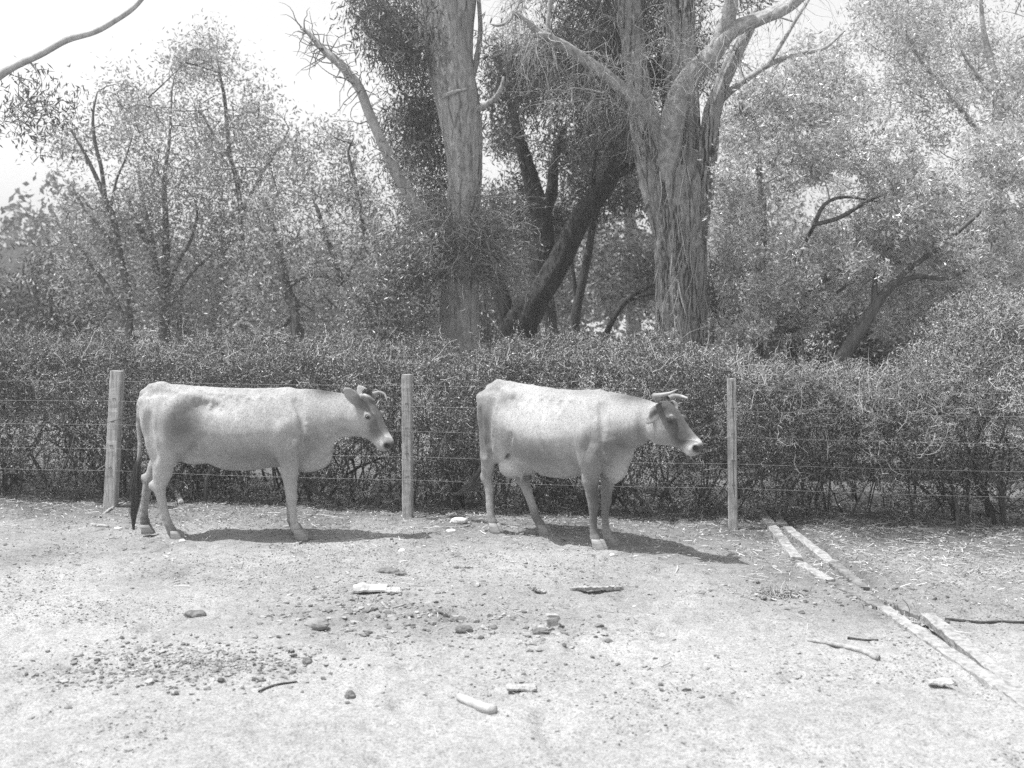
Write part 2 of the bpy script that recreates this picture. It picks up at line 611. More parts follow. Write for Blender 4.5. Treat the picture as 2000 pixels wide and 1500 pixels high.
# ------------------------------------------------------------------ ground: one sheet to the horizon
def fence_y(x):
    return 10.09 - 0.18 * np.asarray(x, float)


def ground_z(x, y):
    x, y = np.asarray(x, float), np.asarray(y, float)
    near = np.exp(-((np.maximum(np.abs(x) - 6, 0)) ** 2) / 4) * np.clip((15 - y) / 3, 0, 1)
    z = 0.030 * (fbm(x * 1.1, y * 1.1, 2.0, 3) - 0.5)
    z = z + near * 0.030 * (fbm(x * 6, y * 6, 4.0, 3) - 0.5)
    z = z + near * 0.016 * (fbm(x * 22, y * 22, 8.0, 2) - 0.5)
    z = z - near * 0.030 * np.clip((noise3(x * 5.5, y * 5.5, 17.3) - 0.66) * 6, 0, 1)      # hoof dents
    a, b = GP(1492, 992), GP(2060, 1400)                                                 # drain channel
    t = np.clip(((x - a[0]) * (b[0] - a[0]) + (y - a[1]) * (b[1] - a[1])) / ((b - a) @ (b - a)), 0, 1)
    dist = np.hypot(x - a[0] - t * (b[0] - a[0]), y - a[1] - t * (b[1] - a[1]))
    return z - 0.055 * np.clip((0.085 - dist) / 0.03, 0, 1)


def build_ground():
    xs = np.concatenate([-np.geomspace(300, 5.6, 34), np.arange(-5.5, 5.51, 0.027), np.geomspace(5.6, 300, 34)])
    ys = np.concatenate([-np.geomspace(120, 0.5, 12), np.linspace(0, 3.9, 14), np.arange(4.0, 11.6, 0.026),
                         np.geomspace(11.65, 700, 60)])
    X, Y = np.meshgrid(xs, ys)
    Z = ground_z(X, Y)
    V = np.stack([X, Y, Z], -1).reshape(-1, 3)
    ny, nx = X.shape
    i = np.arange(ny * nx).reshape(ny, nx)
    F = np.stack([i[:-1, :-1], i[:-1, 1:], i[1:, 1:], i[1:, :-1]], -1).reshape(-1, 4)
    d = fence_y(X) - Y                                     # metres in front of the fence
    litter_light = 0.36 + 0.55 * np.clip(1 - np.maximum(d, 0) / 0.9, 0, 1) - 0.10 * np.clip((d - 1.2) / 2.5, 0, 1) \
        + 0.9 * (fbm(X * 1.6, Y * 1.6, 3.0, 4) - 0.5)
    litter_light = litter_light * np.clip((d + 9) / 5, 0.15, 1)
    litter_light = litter_light - 0.42 * np.clip((d - 2.0) / 2.2, 0, 1)  # vignette-like brightening of the foreground painted into the earth colour
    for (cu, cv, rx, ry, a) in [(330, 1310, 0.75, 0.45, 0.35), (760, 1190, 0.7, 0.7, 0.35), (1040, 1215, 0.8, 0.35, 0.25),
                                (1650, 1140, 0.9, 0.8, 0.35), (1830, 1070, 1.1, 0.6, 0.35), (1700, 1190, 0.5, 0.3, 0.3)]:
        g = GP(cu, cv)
        litter_light = litter_light + a * np.exp(-((X - g[0]) / rx) ** 2 - ((Y - g[1]) / ry) ** 2)
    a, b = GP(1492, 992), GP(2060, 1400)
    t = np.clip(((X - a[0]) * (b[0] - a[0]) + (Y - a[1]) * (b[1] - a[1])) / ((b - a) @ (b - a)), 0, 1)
    litter_light = litter_light + 0.5 * np.exp(-(np.hypot(X - a[0] - t * (b[0] - a[0]), Y - a[1] - t * (b[1] - a[1])) / 0.09) ** 2) * np.clip(1.2 - t, 0, 1)
    me = mesh_of('ground', V, F, M['ground'], True, {'litter': np.clip(litter_light, 0, 1).ravel()})
    return tag(link('ground', me), kind='structure')


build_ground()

# ------------------------------------------------------------------ cows
class Field:
    """A signed field on a grid, for growing one continuous body."""

    def __init__(self, lo, hi, h):
        self.h = h
        self.lo = np.asarray(lo, float)
        self.x = np.arange(lo[0], hi[0], h, dtype=np.float32)
        self.y = np.arange(lo[1], hi[1], h, dtype=np.float32)
        self.z = np.arange(lo[2], hi[2], h, dtype=np.float32)
        self.f = np.full((len(self.x), len(self.y), len(self.z)), 0.5, np.float32)

    def box(self, lo, hi):
        s, g = [], []
        for a, l, u in ((self.x, lo[0], hi[0]), (self.y, lo[1], hi[1]), (self.z, lo[2], hi[2])):
            i, j = np.searchsorted(a, l), np.searchsorted(a, u)
            s.append(slice(i, j))
            g.append(a[i:j])
        return tuple(s), g[0][:, None, None], g[1][None, :, None], g[2][None, None, :]

    def union(self, s, d, k):
        a = self.f[s]
        h = np.maximum(k - np.abs(a - d), 0) / k
        self.f[s] = np.minimum(a, d) - h * h * k * 0.25

    def cut(self, s, d, k):
        a = self.f[s]
        b = -d
        h = np.maximum(k - np.abs(a - b), 0) / k
        self.f[s] = np.maximum(a, b) + h * h * k * 0.25

    def chain(self, pts, k=0.03, sy=1.0):
        """Tapering limb through (x, y, z, r); sy > 1 makes it thinner sideways."""
        pts = [np.asarray(p, float) for p in pts]
        A = np.array(pts)
        r = A[:, 3].max() + 0.06
        s, X, Y, Z = self.box(A[:, :3].min(0) - r, A[:, :3].max(0) + r)
        best = None
        for a, b in zip(pts[:-1], pts[1:]):
            ab = (b - a)[:3]
            px, py, pz = X - a[0], Y - a[1], Z - a[2]
            t = np.clip((px * ab[0] + py * ab[1] + pz * ab[2]) / max(ab @ ab, 1e-9), 0, 1)
            dx, dy, dz = px - t * ab[0], (py - t * ab[1]) * sy, pz - t * ab[2]
            d = np.sqrt(dx * dx + dy * dy + dz * dz) - (a[3] + (b[3] - a[3]) * t)
            if best is None:
                best = d
            else:
                h = np.maximum(0.012 - np.abs(best - d), 0) / 0.012
                best = np.minimum(best, d) - h * h * 0.003
        self.union(s, best.astype(np.float32), k)

    def blob(self, c, r, k=0.04, cut=False, rot=None):
        c, r = np.asarray(c, float), np.asarray(r, float)
        m = r.max() + 0.06
        s, X, Y, Z = self.box(c - m, c + m)
        p = [X - c[0], Y - c[1], Z - c[2]]
        if rot is not None:
            p = [p[0] * rot[i][0] + p[1] * rot[i][1] + p[2] * rot[i][2] for i in range(3)]
        q = [p[i] / r[i] for i in range(3)]
        k0 = np.sqrt(q[0] ** 2 + q[1] ** 2 + q[2] ** 2)
        k1 = np.sqrt((q[0] / r[0]) ** 2 + (q[1] / r[1]) ** 2 + (q[2] / r[2]) ** 2)
        d = k0 * (k0 - 1) / np.maximum(k1, 1e-6)
        (self.cut if cut else self.union)(s, d.astype(np.float32), k)

    def skin(self, x, z, side):
        """Sideways place of the surface at (x, z)."""
        i = int(np.clip(np.searchsorted(self.x, x), 0, len(self.x) - 1))
        k = int(np.clip(np.searchsorted(self.z, z), 0, len(self.z) - 1))
        col = self.f[i, :, k] < 0
        j = np.nonzero(col)[0]
        if len(j) == 0:
            return 0.0
        return float(self.y[j[0]] if side < 0 else self.y[j[-1]])

    def stroke(self, pts, side, r, depth, k=0.03, cut=True):
        """A groove (cut) or a low ridge along (x, z) places on one flank; depth in metres."""
        P, _ = smooth_path([(x, 0, z) for x, z in pts], [0] * len(pts), 0.03)
        n = len(P)
        ys = np.array([self.skin(p[0], p[2], side) for p in P])
        ys = np.convolve(np.pad(ys, 2, mode='edge'), np.ones(5) / 5, mode='valid')
        fade = np.sin(np.linspace(0.25, math.pi - 0.25, n)) ** 0.6
        for p, y, f in zip(P, ys, fade):
            dd = depth * f
            c = (p[0], y + side * ((r - dd) if cut else -(r - dd)), p[2])
            self.blob(c, (r, r, r), k, cut=cut)

    def loft(self, o, fwd, up, st, k=0.03, p=2.2, ext=0.9):
        """Body of stations st: s, bottom, top, half-width at top / middle / bottom, sideways offset."""
        o, fwd, up = np.asarray(o, float), np.asarray(fwd, float), np.asarray(up, float)
        side = np.cross(up, fwd)
        st = np.asarray(st, float)
        fs = np.linspace(st[0, 0], st[-1, 0], 240)
        ker = np.hanning(15)
        ker /= ker.sum()
        tab = []
        for j in range(1, st.shape[1]):
            c = np.interp(fs, st[:, 0], st[:, j])
            tab.append(np.convolve(np.pad(c, 7, mode='edge'), ker, mode='valid'))
        s_, X, Y, Z = self.box(o - ext * 10, o + ext * 10)
        ps = (X - o[0]) * fwd[0] + (Y - o[1]) * fwd[1] + (Z - o[2]) * fwd[2]
        pu = (X - o[0]) * up[0] + (Y - o[1]) * up[1] + (Z - o[2]) * up[2]
        pw = (X - o[0]) * side[0] + (Y - o[1]) * side[1] + (Z - o[2]) * side[2]
        ps, pu, pw = np.broadcast_arrays(ps, pu, pw)
        sel = (ps > fs[0] - 0.06) & (ps < fs[-1] + 0.06)
        ps, pu, pw = ps[sel], pu[sel], pw[sel]
        bot, top, wt, wm, wb, off = (np.interp(ps, fs, c).astype(np.float32) for c in tab)
        h = (top - bot) * 0.5
        t = (pu - (top + bot) * 0.5) / h
        tc = np.clip(t, -1, 1)
        w = np.where(tc > 0, wm + (wt - wm) * tc ** 1.5, wm + (wb - wm) * (-tc) ** 1.5)
        q = (np.abs(pw - off) / w) ** p + np.abs(t) ** p
        d = (q ** (1 / p) - 1) * np.minimum(h, wm)
        d = np.maximum(d, np.maximum(ps - fs[-1], fs[0] - ps))
        full = np.full(sel.shape, 0.5, np.float32)
        full[sel] = d
        self.union(s_, full, k)

    def mesh(self):
        f = self.f
        ins = f < 0
        nx, ny, nz = f.shape
        cnt = np.zeros((nx - 1, ny - 1, nz - 1), np.int8)
        for a in (0, 1):
            for b in (0, 1):
                for c in (0, 1):
                    cnt += ins[a:nx - 1 + a, b:ny - 1 + b, c:nz - 1 + c]
        I, J, K = np.nonzero((cnt > 0) & (cnt < 8))
        idx = np.full(cnt.shape, -1, np.int32)
        idx[I, J, K] = np.arange(len(I))
        acc = np.zeros((len(I), 3))
        num = np.zeros(len(I))
        for ax in range(3):
            for p in (0, 1):
                for q in (0, 1):
                    off = [0, 0, 0]
                    o1, o2 = [i for i in range(3) if i != ax]
                    off[o1], off[o2] = p, q
                    a = f[I + off[0], J + off[1], K + off[2]]
                    e = list(off)
                    e[ax] = 1
                    b = f[I + e[0], J + e[1], K + e[2]]
                    m = (a < 0) != (b < 0)
                    t = np.where(m, a / np.where(m, a - b, 1), 0)
                    pos = np.tile(np.array(off, float), (len(I), 1))
                    pos[:, ax] = t
                    acc[m] += pos[m]
                    num[m] += 1
        V = (np.stack([I, J, K], 1) + acc / num[:, None]) * self.h + np.array([self.x[0], self.y[0], self.z[0]])
        faces = []
        for ax in range(3):
            o1, o2 = [(1, 2), (2, 0), (0, 1)][ax]
            sl0, sl1 = [slice(1, -1)] * 3, [slice(1, -1)] * 3
            n = f.shape[ax]
            sl0[ax], sl1[ax] = slice(0, n - 1), slice(1, n)
            a, b = ins[tuple(sl0)], ins[tuple(sl1)]
            P = np.stack(np.nonzero(a != b), 1)
            base = P + 1
            base[:, ax] -= 1
            flip = a[tuple(P.T)]
            quad = []
            for d1, d2 in ((-1, -1), (0, -1), (0, 0), (-1, 0)):
                c = base.copy()
                c[:, o1] += d1
                c[:, o2] += d2
                quad.append(idx[tuple(c.T)])
            Q = np.stack(quad, 1)
            Q[~flip] = Q[~flip][:, ::-1]
            faces.append(Q)
        return V, np.concatenate(faces)


def rot_frame(yaw, pitch, roll=0.0):
    """Forward and up of a head turned by yaw (to the left) and nodding down by pitch, in radians."""
    f = np.array([math.cos(pitch) * math.cos(yaw), math.cos(pitch) * math.sin(yaw), -math.sin(pitch)])
    u = np.array([math.sin(pitch) * math.cos(yaw), math.sin(pitch) * math.sin(yaw), math.cos(pitch)])
    s = np.cross(u, f)
    c, sn = math.cos(roll), math.sin(roll)
    return f, u * c + s * sn, s * c - u * sn


def hoof_mesh(parent, c, yaw, size=1.0, rng=RNG):
    """Two claws of one hoof, toe forward."""
    bag = Bag()
    for sgn in (-1, 1):
        rings = []
        for z, lx, wy, fx in ((0.078, 0.040, 0.021, 0.000), (0.050, 0.046, 0.025, 0.010), (0.018, 0.054, 0.028, 0.022),
                              (-0.004, 0.058, 0.029, 0.028)):
            a = np.arange(14) * 2 * math.pi / 14
            x = fx + lx * np.cos(a)
            y = sgn * 0.027 + wy * np.sin(a) * (1 - 0.30 * np.clip(np.cos(a), 0, 1)) - sgn * 0.006 * np.clip(np.cos(a), 0, 1)
            rings.append(np.stack([x, y, np.full(14, z)], 1))
        V = np.concatenate(rings) * size
        n = 14
        idx = np.arange(4 * n).reshape(4, n)
        F = np.stack([idx[:-1], np.roll(idx[:-1], -1, 1), np.roll(idx[1:], -1, 1), idx[1:]], -1).reshape(-1, 4)[:, ::-1]
        topc, botc = V[:n].mean(0), V[-n:].mean(0)
        V = np.vstack([V, topc, botc])
        t0, b0 = idx[0], idx[-1]
        capt = np.stack([t0[0::2], t0[1::2], np.roll(t0, -2)[0::2], np.full(7, 4 * n)], -1)
        capb = np.stack([b0[0::2], np.full(7, 4 * n + 1), np.roll(b0, -2)[0::2], b0[1::2]], -1)
        bag.add(V, np.vstack([F, capt, capb]))
    o = bag.build('hoof', M['hoof'], parent)
    o.location = c
    o.rotation_euler = (0, 0, yaw)
    return o


def sphere_obj(name, mat, r, loc, parent, scale=(1, 1, 1)):
    a = np.linspace(0, math.pi, 11)
    b = np.arange(16) * 2 * math.pi / 16
    V = np.stack([np.sin(a)[:, None] * np.cos(b), np.sin(a)[:, None] * np.sin(b), np.cos(a)[:, None] + 0 * b], -1) * r
    idx = np.arange(11 * 16).reshape(11, 16)
    F = np.stack([idx[:-1], idx[1:], np.roll(idx[1:], -1, 1), np.roll(idx[:-1], -1, 1)], -1).reshape(-1, 4)
    o = link(name, mesh_of(name, V.reshape(-1, 3), F, mat), parent)
    o.location = loc
    o.scale = scale
    return o


def make_cow(spec):
    fld = Field((-1.05, -0.55, 0.0), (1.42, 0.55, 1.42), 0.0075)
    # trunk and neck: x, bottom, top, half-width at top / middle / bottom, sideways offset
    fld.loft((0, 0, 0), (1, 0, 0), (0, 0, 1), spec['trunk'], k=0.02, p=2.25)
    for side in (-1, 1):
        hy = spec['hook_y'] * side
        # hook bone, the ridge to the loin and the pin bone
        fld.blob((spec['hook_x'] - 0.01, hy * 0.83, spec['hook_z'] - 0.030), (0.085, 0.034, 0.045), 0.11)
        fld.blob((spec['pin_x'], 0.105 * side, spec['pin_z']), (0.05, 0.038, 0.038), 0.09)
        # hollow of the flank in front of the hook, and the dip between hook and pin
        hd = spec['hollow']
        fld.blob((spec['hook_x'] + 0.225, side * (0.300 - hd), spec['hook_z'] - spec['hollow_z']), (0.125, 0.085, spec['hollow_h']), 0.045, cut=True,
                 rot=[[0.97, 0, -0.22], [0, 1, 0], [0.22, 0, 0.97]])
        fld.blob((spec['hook_x'] - 0.17, side * 0.285, spec['hook_z'] + 0.01), (0.15, 0.11, 0.07), 0.06, cut=True)
        if spec.get('flank_cut'):
            fld.blob((spec['hook_x'] + 0.01, side * 0.385, 0.87), (0.15, 0.155, 0.17), 0.13, cut=True)
        for r_ in spec.get('ridge', ()):
            fld.chain([(x_, side * y_, z_, q_) for x_, y_, z_, q_ in r_], 0.05)
        # thigh
        for th in spec['thigh']:
            x, z, rx, rz = th
            fld.blob((x, side * spec['thigh_y'], z), (rx, spec['thigh_w'], rz), 0.08)
        # shoulder blade and point of the shoulder
        sx, sz = spec['shoulder']
        fld.chain([(sx - 0.05, side * 0.075, sz + 0.16, 0.045), (sx + 0.05, side * 0.150, sz - 0.02, 0.075),
                   (sx + 0.12, side * 0.155, sz - 0.16, 0.070), (sx + 0.0, side * 0.15, sz - 0.28, 0.075)], 0.10)
    fld.chain([(x, 0, z, 0.022) for x, z in spec['spine']], 0.05)
    # brisket and dewlap
    for c, r in spec['brisket']:
        fld.blob(c, r, 0.07)
    for side in (-1, 1):
        for c, r in spec.get('tuck', ()):                       # the belly drawn up in front of the thigh
            fld.blob((c[0], c[1] * side, c[2]), r, 0.03, cut=True)
    # legs
    for leg in spec['legs']:
        fld.chain(leg['pts'], 0.028, leg.get('sy', 1.2))
        for b in leg.get('knobs', ()):
            fld.blob(b[:3], (b[3], b[3] * 0.9, b[3] * 1.15), 0.025)
    for side in (-1, 1):
        for pts, r, dp, kk, ct in spec['strokes']:
            fld.stroke(pts, side, r, dp, kk, ct)
    for c, r, kk in spec.get('udder', ()):
        fld.blob(c, r, kk)
    for tpts in spec.get('teats', ()):
        fld.chain(tpts, 0.015)
    for c, r in spec.get('skin_folds', ()):
        fld.blob(c, r, 0.06)
    # tail
    fld.chain(spec['tail'], 0.03)
    # head
    o = np.array(spec['poll'], float)
    hf, hu, hs = rot_frame(spec['head_yaw'], spec['head_pitch'], spec.get('head_roll', 0.0))
    hp = lambda s, n, w: o + hf * s + hu * n + hs * w
    L = spec.get('head_len', 1.0)
    head = [(-0.035, -0.11, -0.030, 0.030, 0.050, 0.040, 0), (-0.015, -0.155, 0.004, 0.070, 0.090, 0.065, 0),
            (0.04, -0.205, 0.016, 0.086, 0.106, 0.070, 0), (0.11, -0.238, 0.020, 0.092, 0.110, 0.066, 0), (0.17, -0.236, 0.016, 0.088, 0.106, 0.060, 0),
            (0.23, -0.205, 0.008, 0.072, 0.092, 0.054, 0), (0.30, -0.165, 0.004, 0.058, 0.076, 0.050, 0),
            (0.36, -0.142, 0.002, 0.052, 0.068, 0.048, 0), (0.41, -0.132, 0.006, 0.056, 0.072, 0.050, 0),
            (0.445, -0.126, 0.004, 0.056, 0.073, 0.052, 0), (0.470, -0.108, -0.010, 0.044, 0.060, 0.044, 0), (0.486, -0.080, -0.032, 0.020, 0.034, 0.026, 0)]
    head = [(s * L, b * L * (1.0 + 0.24 * min(1.0, max(0.0, (s + 0.02) / 0.08))), t * L, a * L, m_ * L, c * L, q) for s, b, t, a, m_, c, q in head]
    fld.loft(o, hf, hu, head, k=0.06, p=2.3)
    for w in (-1, 1):
        fld.blob(hp(0.160 * L, -0.026 * L, 0.092 * L * w), (0.034, 0.028, 0.028), 0.03)      # brow round the eye
        fld.blob(hp(0.125 * L, -0.19 * L, 0.074 * L * w), (0.075, 0.035, 0.070), 0.05)         # cheek
        fld.blob(hp(0.462 * L, -0.042 * L, 0.056 * L * w), (0.018, 0.019, 0.015), 0.012, cut=True)  # nostril
        fld.blob(hp(0.165 * L, -0.038 * L, 0.124 * L * w), (0.021, 0.016, 0.016), 0.010, cut=True)  # socket
    # mouth line
    for w in (-1, 1):
        m0, m1 = hp(0.35 * L, -0.126 * L, 0.066 * L * w), hp(0.475 * L, -0.110 * L, 0.056 * L * w)
        for tt in np.linspace(0, 1, 8):
            fld.blob(m0 + (m1 - m0) * tt, (0.012, 0.007, 0.005), 0.006, cut=True)
    # ears: cupped blades
    for w, ed, en, el, ew in spec['ears']:
        b0 = hp(0.030 * L, -0.050 * L, 0.085 * L * w)
        ed = unit(np.array(ed, float))
        en = np.array(en, float)
        en = unit(en - ed * (en @ ed))
        fld.chain([(*(b0 - ed * 0.02), 0.026), (*(b0 + ed * 0.05), 0.022)], 0.03)
        st = [(0.00, -0.012, 0.012, 0.020, 0.022, 0.020, 0), (0.05, -0.012, 0.011, ew * 0.85, ew * 0.9, ew * 0.8, 0),
              (el * 0.55, -0.011, 0.011, ew, ew, ew * 0.9, 0), (el * 0.8, -0.010, 0.010, ew * 0.75, ew * 0.75, ew * 0.7, 0),
              (el, -0.008, 0.008, ew * 0.22, ew * 0.22, ew * 0.2, 0)]
        fld.loft(b0, ed, en, st, k=0.02, p=2.4, ext=0.05)
        fld.blob(b0 + ed * el * 0.5 + en * 0.021, (0.9 * ew, 0.9 * ew, 0.9 * ew) if False else (el * 0.36, ew * 0.62, 0.017), 0.008, cut=True,
                 rot=[ed, np.cross(en, ed), en])
    V, F = fld.mesh()
    # relax the grid steps
    for it in range(2):
        acc = np.zeros_like(V)
        cn = np.zeros(len(V))
        for a, b in ((0, 1), (1, 2), (2, 3), (3, 0)):
            np.add.at(acc, F[:, a], V[F[:, b]])
            np.add.at(acc, F[:, b], V[F[:, a]])
            np.add.at(cn, F[:, a], 1)
            np.add.at(cn, F[:, b], 1)
        V = V * 0.5 + 0.5 * acc / cn[:, None]
    # muscle and loose skin: a low swell along the normals
    q0, q1, q2, q3 = (V[F[:, i]] for i in range(4))
    fn = np.cross(q2 - q0, q3 - q1)
    nv = np.zeros_like(V)
    for i in range(4):
        np.add.at(nv, F[:, i], fn)
    nv = unit(nv)
    x, y, z = V.T
    sw = np.clip((0.75 - np.abs(x - 0.0)) / 0.2, 0.25, 1) * np.clip((z - 0.35) / 0.2, 0.2, 1)
    dsp = 0.016 * (fbm(x * 4.2 + spec['seed'], y * 4.2, z * 4.2, 2) - 0.5) + 0.012 * (fbm(x * 13 + z * 4 + spec['seed'], y * 8, z * 4.0, 2) - 0.5) \
        + 0.004 * (fbm(x * 30, y * 30, z * 16, 2) - 0.5)
    V = V + nv * (dsp * sw)[:, None]
    # coat tones; some patches paint in the shade of thigh and lower flank
    x, y, z = V.T
    tone = np.full(len(V), spec['base'])
    tone += 0.16 * (fbm(x * 5, y * 5, z * 5, 3) - 0.5) + 0.16 * (fbm(x * 22 + z * 9, y * 10, z * 7, 3) - 0.5)

    def patch(c, r, to, amt=1.0, soft=1.0):
        nonlocal tone
        c, r = np.asarray(c, float), np.asarray(r, float)
        q = (((V - c) / r) ** 2).sum(1)
        q = q * (0.75 + 0.5 * fbm(x * 14, y * 14, z * 14, 2))
        w = np.clip(np.exp(-q * soft), 0, 1) * amt
        tone = tone * (1 - w) + to * 0.85 * w

    for pc in spec['patches']:
        patch(*pc)
    rel = V - o
    s_, n_, w_ = rel @ hf / L, rel @ hu / L, rel @ hs / L
    hd = (s_ > -0.05) & (s_ < 0.52) & (np.abs(w_) < 0.16) & (n_ > -0.26) & (n_ < 0.06)

    def face(cs, cn, cw, rs, rn, rw, to, amt=1.0, both=True):
        nonlocal tone
        ww = np.abs(w_) if both else w_
        q = ((s_ - cs) / rs) ** 2 + ((n_ - cn) / rn) ** 2 + ((ww - cw) / rw) ** 2
        w = np.where(hd, np.clip((2.4 if to < 0.22 else 1.4) * np.exp(-q * (0.8 + 0.4 * fbm(x * 20, y * 20, z * 20, 2))), 0, 1) * amt, 0)
        tone = tone * (1 - w) + to * w

    for fc in spec['face']:
        face(*fc)
    ear_dark = spec.get('ear_inner')
    me = mesh_of('body', V, F, M['coat'], True, {'tone': np.clip(tone * 0.71, 0.012, 0.62)})
    # short hair lying back along the body
    hr = np.random.default_rng(spec['seed'] + 50)
    tri = np.cross(V[F[:, 2]] - V[F[:, 0]], V[F[:, 3]] - V[F[:, 1]])
    area = np.linalg.norm(tri, axis=1)
    nh = 110000
    fi = hr.choice(len(F), nh, p=area / area.sum())
    bw = hr.dirichlet((1, 1, 1, 1), nh)
    root_p = (V[F[fi]] * bw[:, :, None]).sum(1)
    nn = unit(tri[fi])
    dr = np.array([-0.75, 0, -0.65]) + hr.normal(size=(nh, 3)) * 0.35
    dr = unit(dr - nn * (dr * nn).sum(1)[:, None]) + nn * (0.08 + 0.14 * hr.random((nh, 1)))
    ln = (0.008 + 0.008 * hr.random(nh))[:, None]
    wd = unit(np.cross(nn, dr)) * 0.0011
    hv = np.stack([root_p - wd - nn * 0.001, root_p + wd - nn * 0.001, root_p + dr * ln + wd * 0.25, root_p + dr * ln - wd * 0.25], 1).reshape(-1, 3)
    ht = np.clip(tone[F[fi, 0]] * (0.70 + 0.60 * hr.random(nh)), 0.01, 0.9).repeat(4)
    root = empty('cow', spec['loc'], spec['rz'])
    tag(root, spec['label'], 'cow', 'cows standing in the paddock')
    link('body', me, root)
    link('coat_hair', mesh_of('coat_hair', hv, np.arange(nh * 4).reshape(nh, 4), M['coat'], False, {'tone': np.clip(ht * 0.71, 0.012, 0.64)}), root)
    for w in (-1, 1):
        ec = hp(0.165 * L, -0.037 * L, 0.104 * L * w)
        e = sphere_obj('eye', M['eye'], 0.0225, ec, root, (1.0, 1.0, 0.85))
    for hn in spec['horns']:
        p, r = smooth_path(np.array(hn['pts']), hn['r'], 0.01)
        Vh, Fh = tubes(p[None], r[None], 14)
        link('horn', mesh_of('horn', Vh, Fh, M['horn']), root)
    for c, yaw, sz in spec['hooves']:
        hoof_mesh(root, c, yaw, sz)
    # tail switch of hair
    rng = np.random.default_rng(spec['seed'])
    tp = np.array(spec['switch'], float)
    tp, tw_ = smooth_path(tp[:, :3], tp[:, 3], 0.02)
    n = 360
    N = 7
    t0 = rng.random(n) ** 1.4 * 0.55
    ln = 0.35 + 0.35 * rng.random(n)
    offs = rng.normal(size=(n, 3)) * [1, 0.8, 0.5]
    P = np.empty((n, N, 3))
    for j in range(N):
        tt = np.clip(t0 + ln * j / (N - 1), 0, 1)
        q = tt * (len(tp) - 1)
        i0 = np.minimum(q.astype(int), len(tp) - 2)
        f = (q - i0)[:, None]
        c = tp[i0] * (1 - f) + tp[i0 + 1] * f
        wd = tw_[i0] * (0.35 + 0.65 * j / (N - 1))
        P[:, j] = c + offs * wd[:, None] * 0.55
    R = np.linspace(0.0026, 0.0007, N)[None].repeat(n, 0)
    Vt, Ft = tubes(P, R, 3)
    link('tail_switch', mesh_of('tail_switch', Vt, Ft, M['hair_dark']), root)
    if 'tuft' in spec:
        c, dirn, ln, n, mat = spec['tuft']
        c = hp(*c)
        offs = np.clip(rng.normal(size=(n, 3)), -1.7, 1.7) * 0.021
        P = np.empty((n, 5, 3))
        dirn = np.array(dirn, float)
        for j in range(5):
            P[:, j] = c + offs * (1 - 0.06 * j) + dirn * ln * j / 4 * (0.6 + 0.5 * rng.random((n, 1))) + rng.normal(size=(n, 3)) * 0.003
        Vt, Ft = tubes(P, np.linspace(0.0028, 0.001, 5)[None].repeat(n, 0), 3)
        link('poll_tuft', mesh_of('poll_tuft', Vt, Ft, M[mat]), root)
    return root


K = 0.0043


def pl(u, v):                                              # the left cow's side view, pixels to metres
    return (u - 465) * K, (1047 - v) * K


def st_l(u, top, bot, wt, wm, wb, off=0.0):
    x, zt = pl(u, top)
    return (x, (1047 - bot) * K, zt, wt, wm, wb, off)


def leg_l(pts, y0, y1):
    n = len(pts)
    return [(*pl(u, v)[:1], y0 + (y1 - y0) * min(1, i / 2.0), pl(u, v)[1], r) for i, (u, v, r) in enumerate(pts)]


LEFT_TRUNK = [st_l(278, 790, 815, 0.05, 0.06, 0.05), st_l(284, 772, 842, 0.10, 0.12, 0.09), st_l(296, 758, 862, 0.13, 0.16, 0.13),
              st_l(318, 754, 874, 0.155, 0.195, 0.17), st_l(345, 754, 884, 0.19, 0.225, 0.19), st_l(372, 756, 892, 0.215, 0.245, 0.20),
              st_l(405, 759, 904, 0.20, 0.265, 0.20), st_l(440, 762, 919, 0.185, 0.280, 0.19), st_l(480, 763, 921, 0.155, 0.280, 0.18),
              st_l(520, 762, 915, 0.12, 0.262, 0.17), st_l(555, 760, 911, 0.09, 0.235, 0.15), st_l(590, 759, 912, 0.072, 0.212, 0.12),
              st_l(612, 760, 908, 0.065, 0.172, 0.10), st_l(632, 763, 892, 0.058, 0.132, 0.075), st_l(650, 765, 871, 0.05, 0.110, 0.06, -0.005),
              st_l(668, 768, 857, 0.05, 0.100, 0.06, -0.015), st_l(686, 773, 852, 0.05, 0.090, 0.06, -0.025), st_l(704, 780, 845, 0.05, 0.075, 0.05, -0.035),
              st_l(712, 790, 838, 0.04, 0.055, 0.04, -0.04)]

HX, HZ = pl(372, 768)
def uv(*pts):
    return [pl(u, v) for u, v in pts]


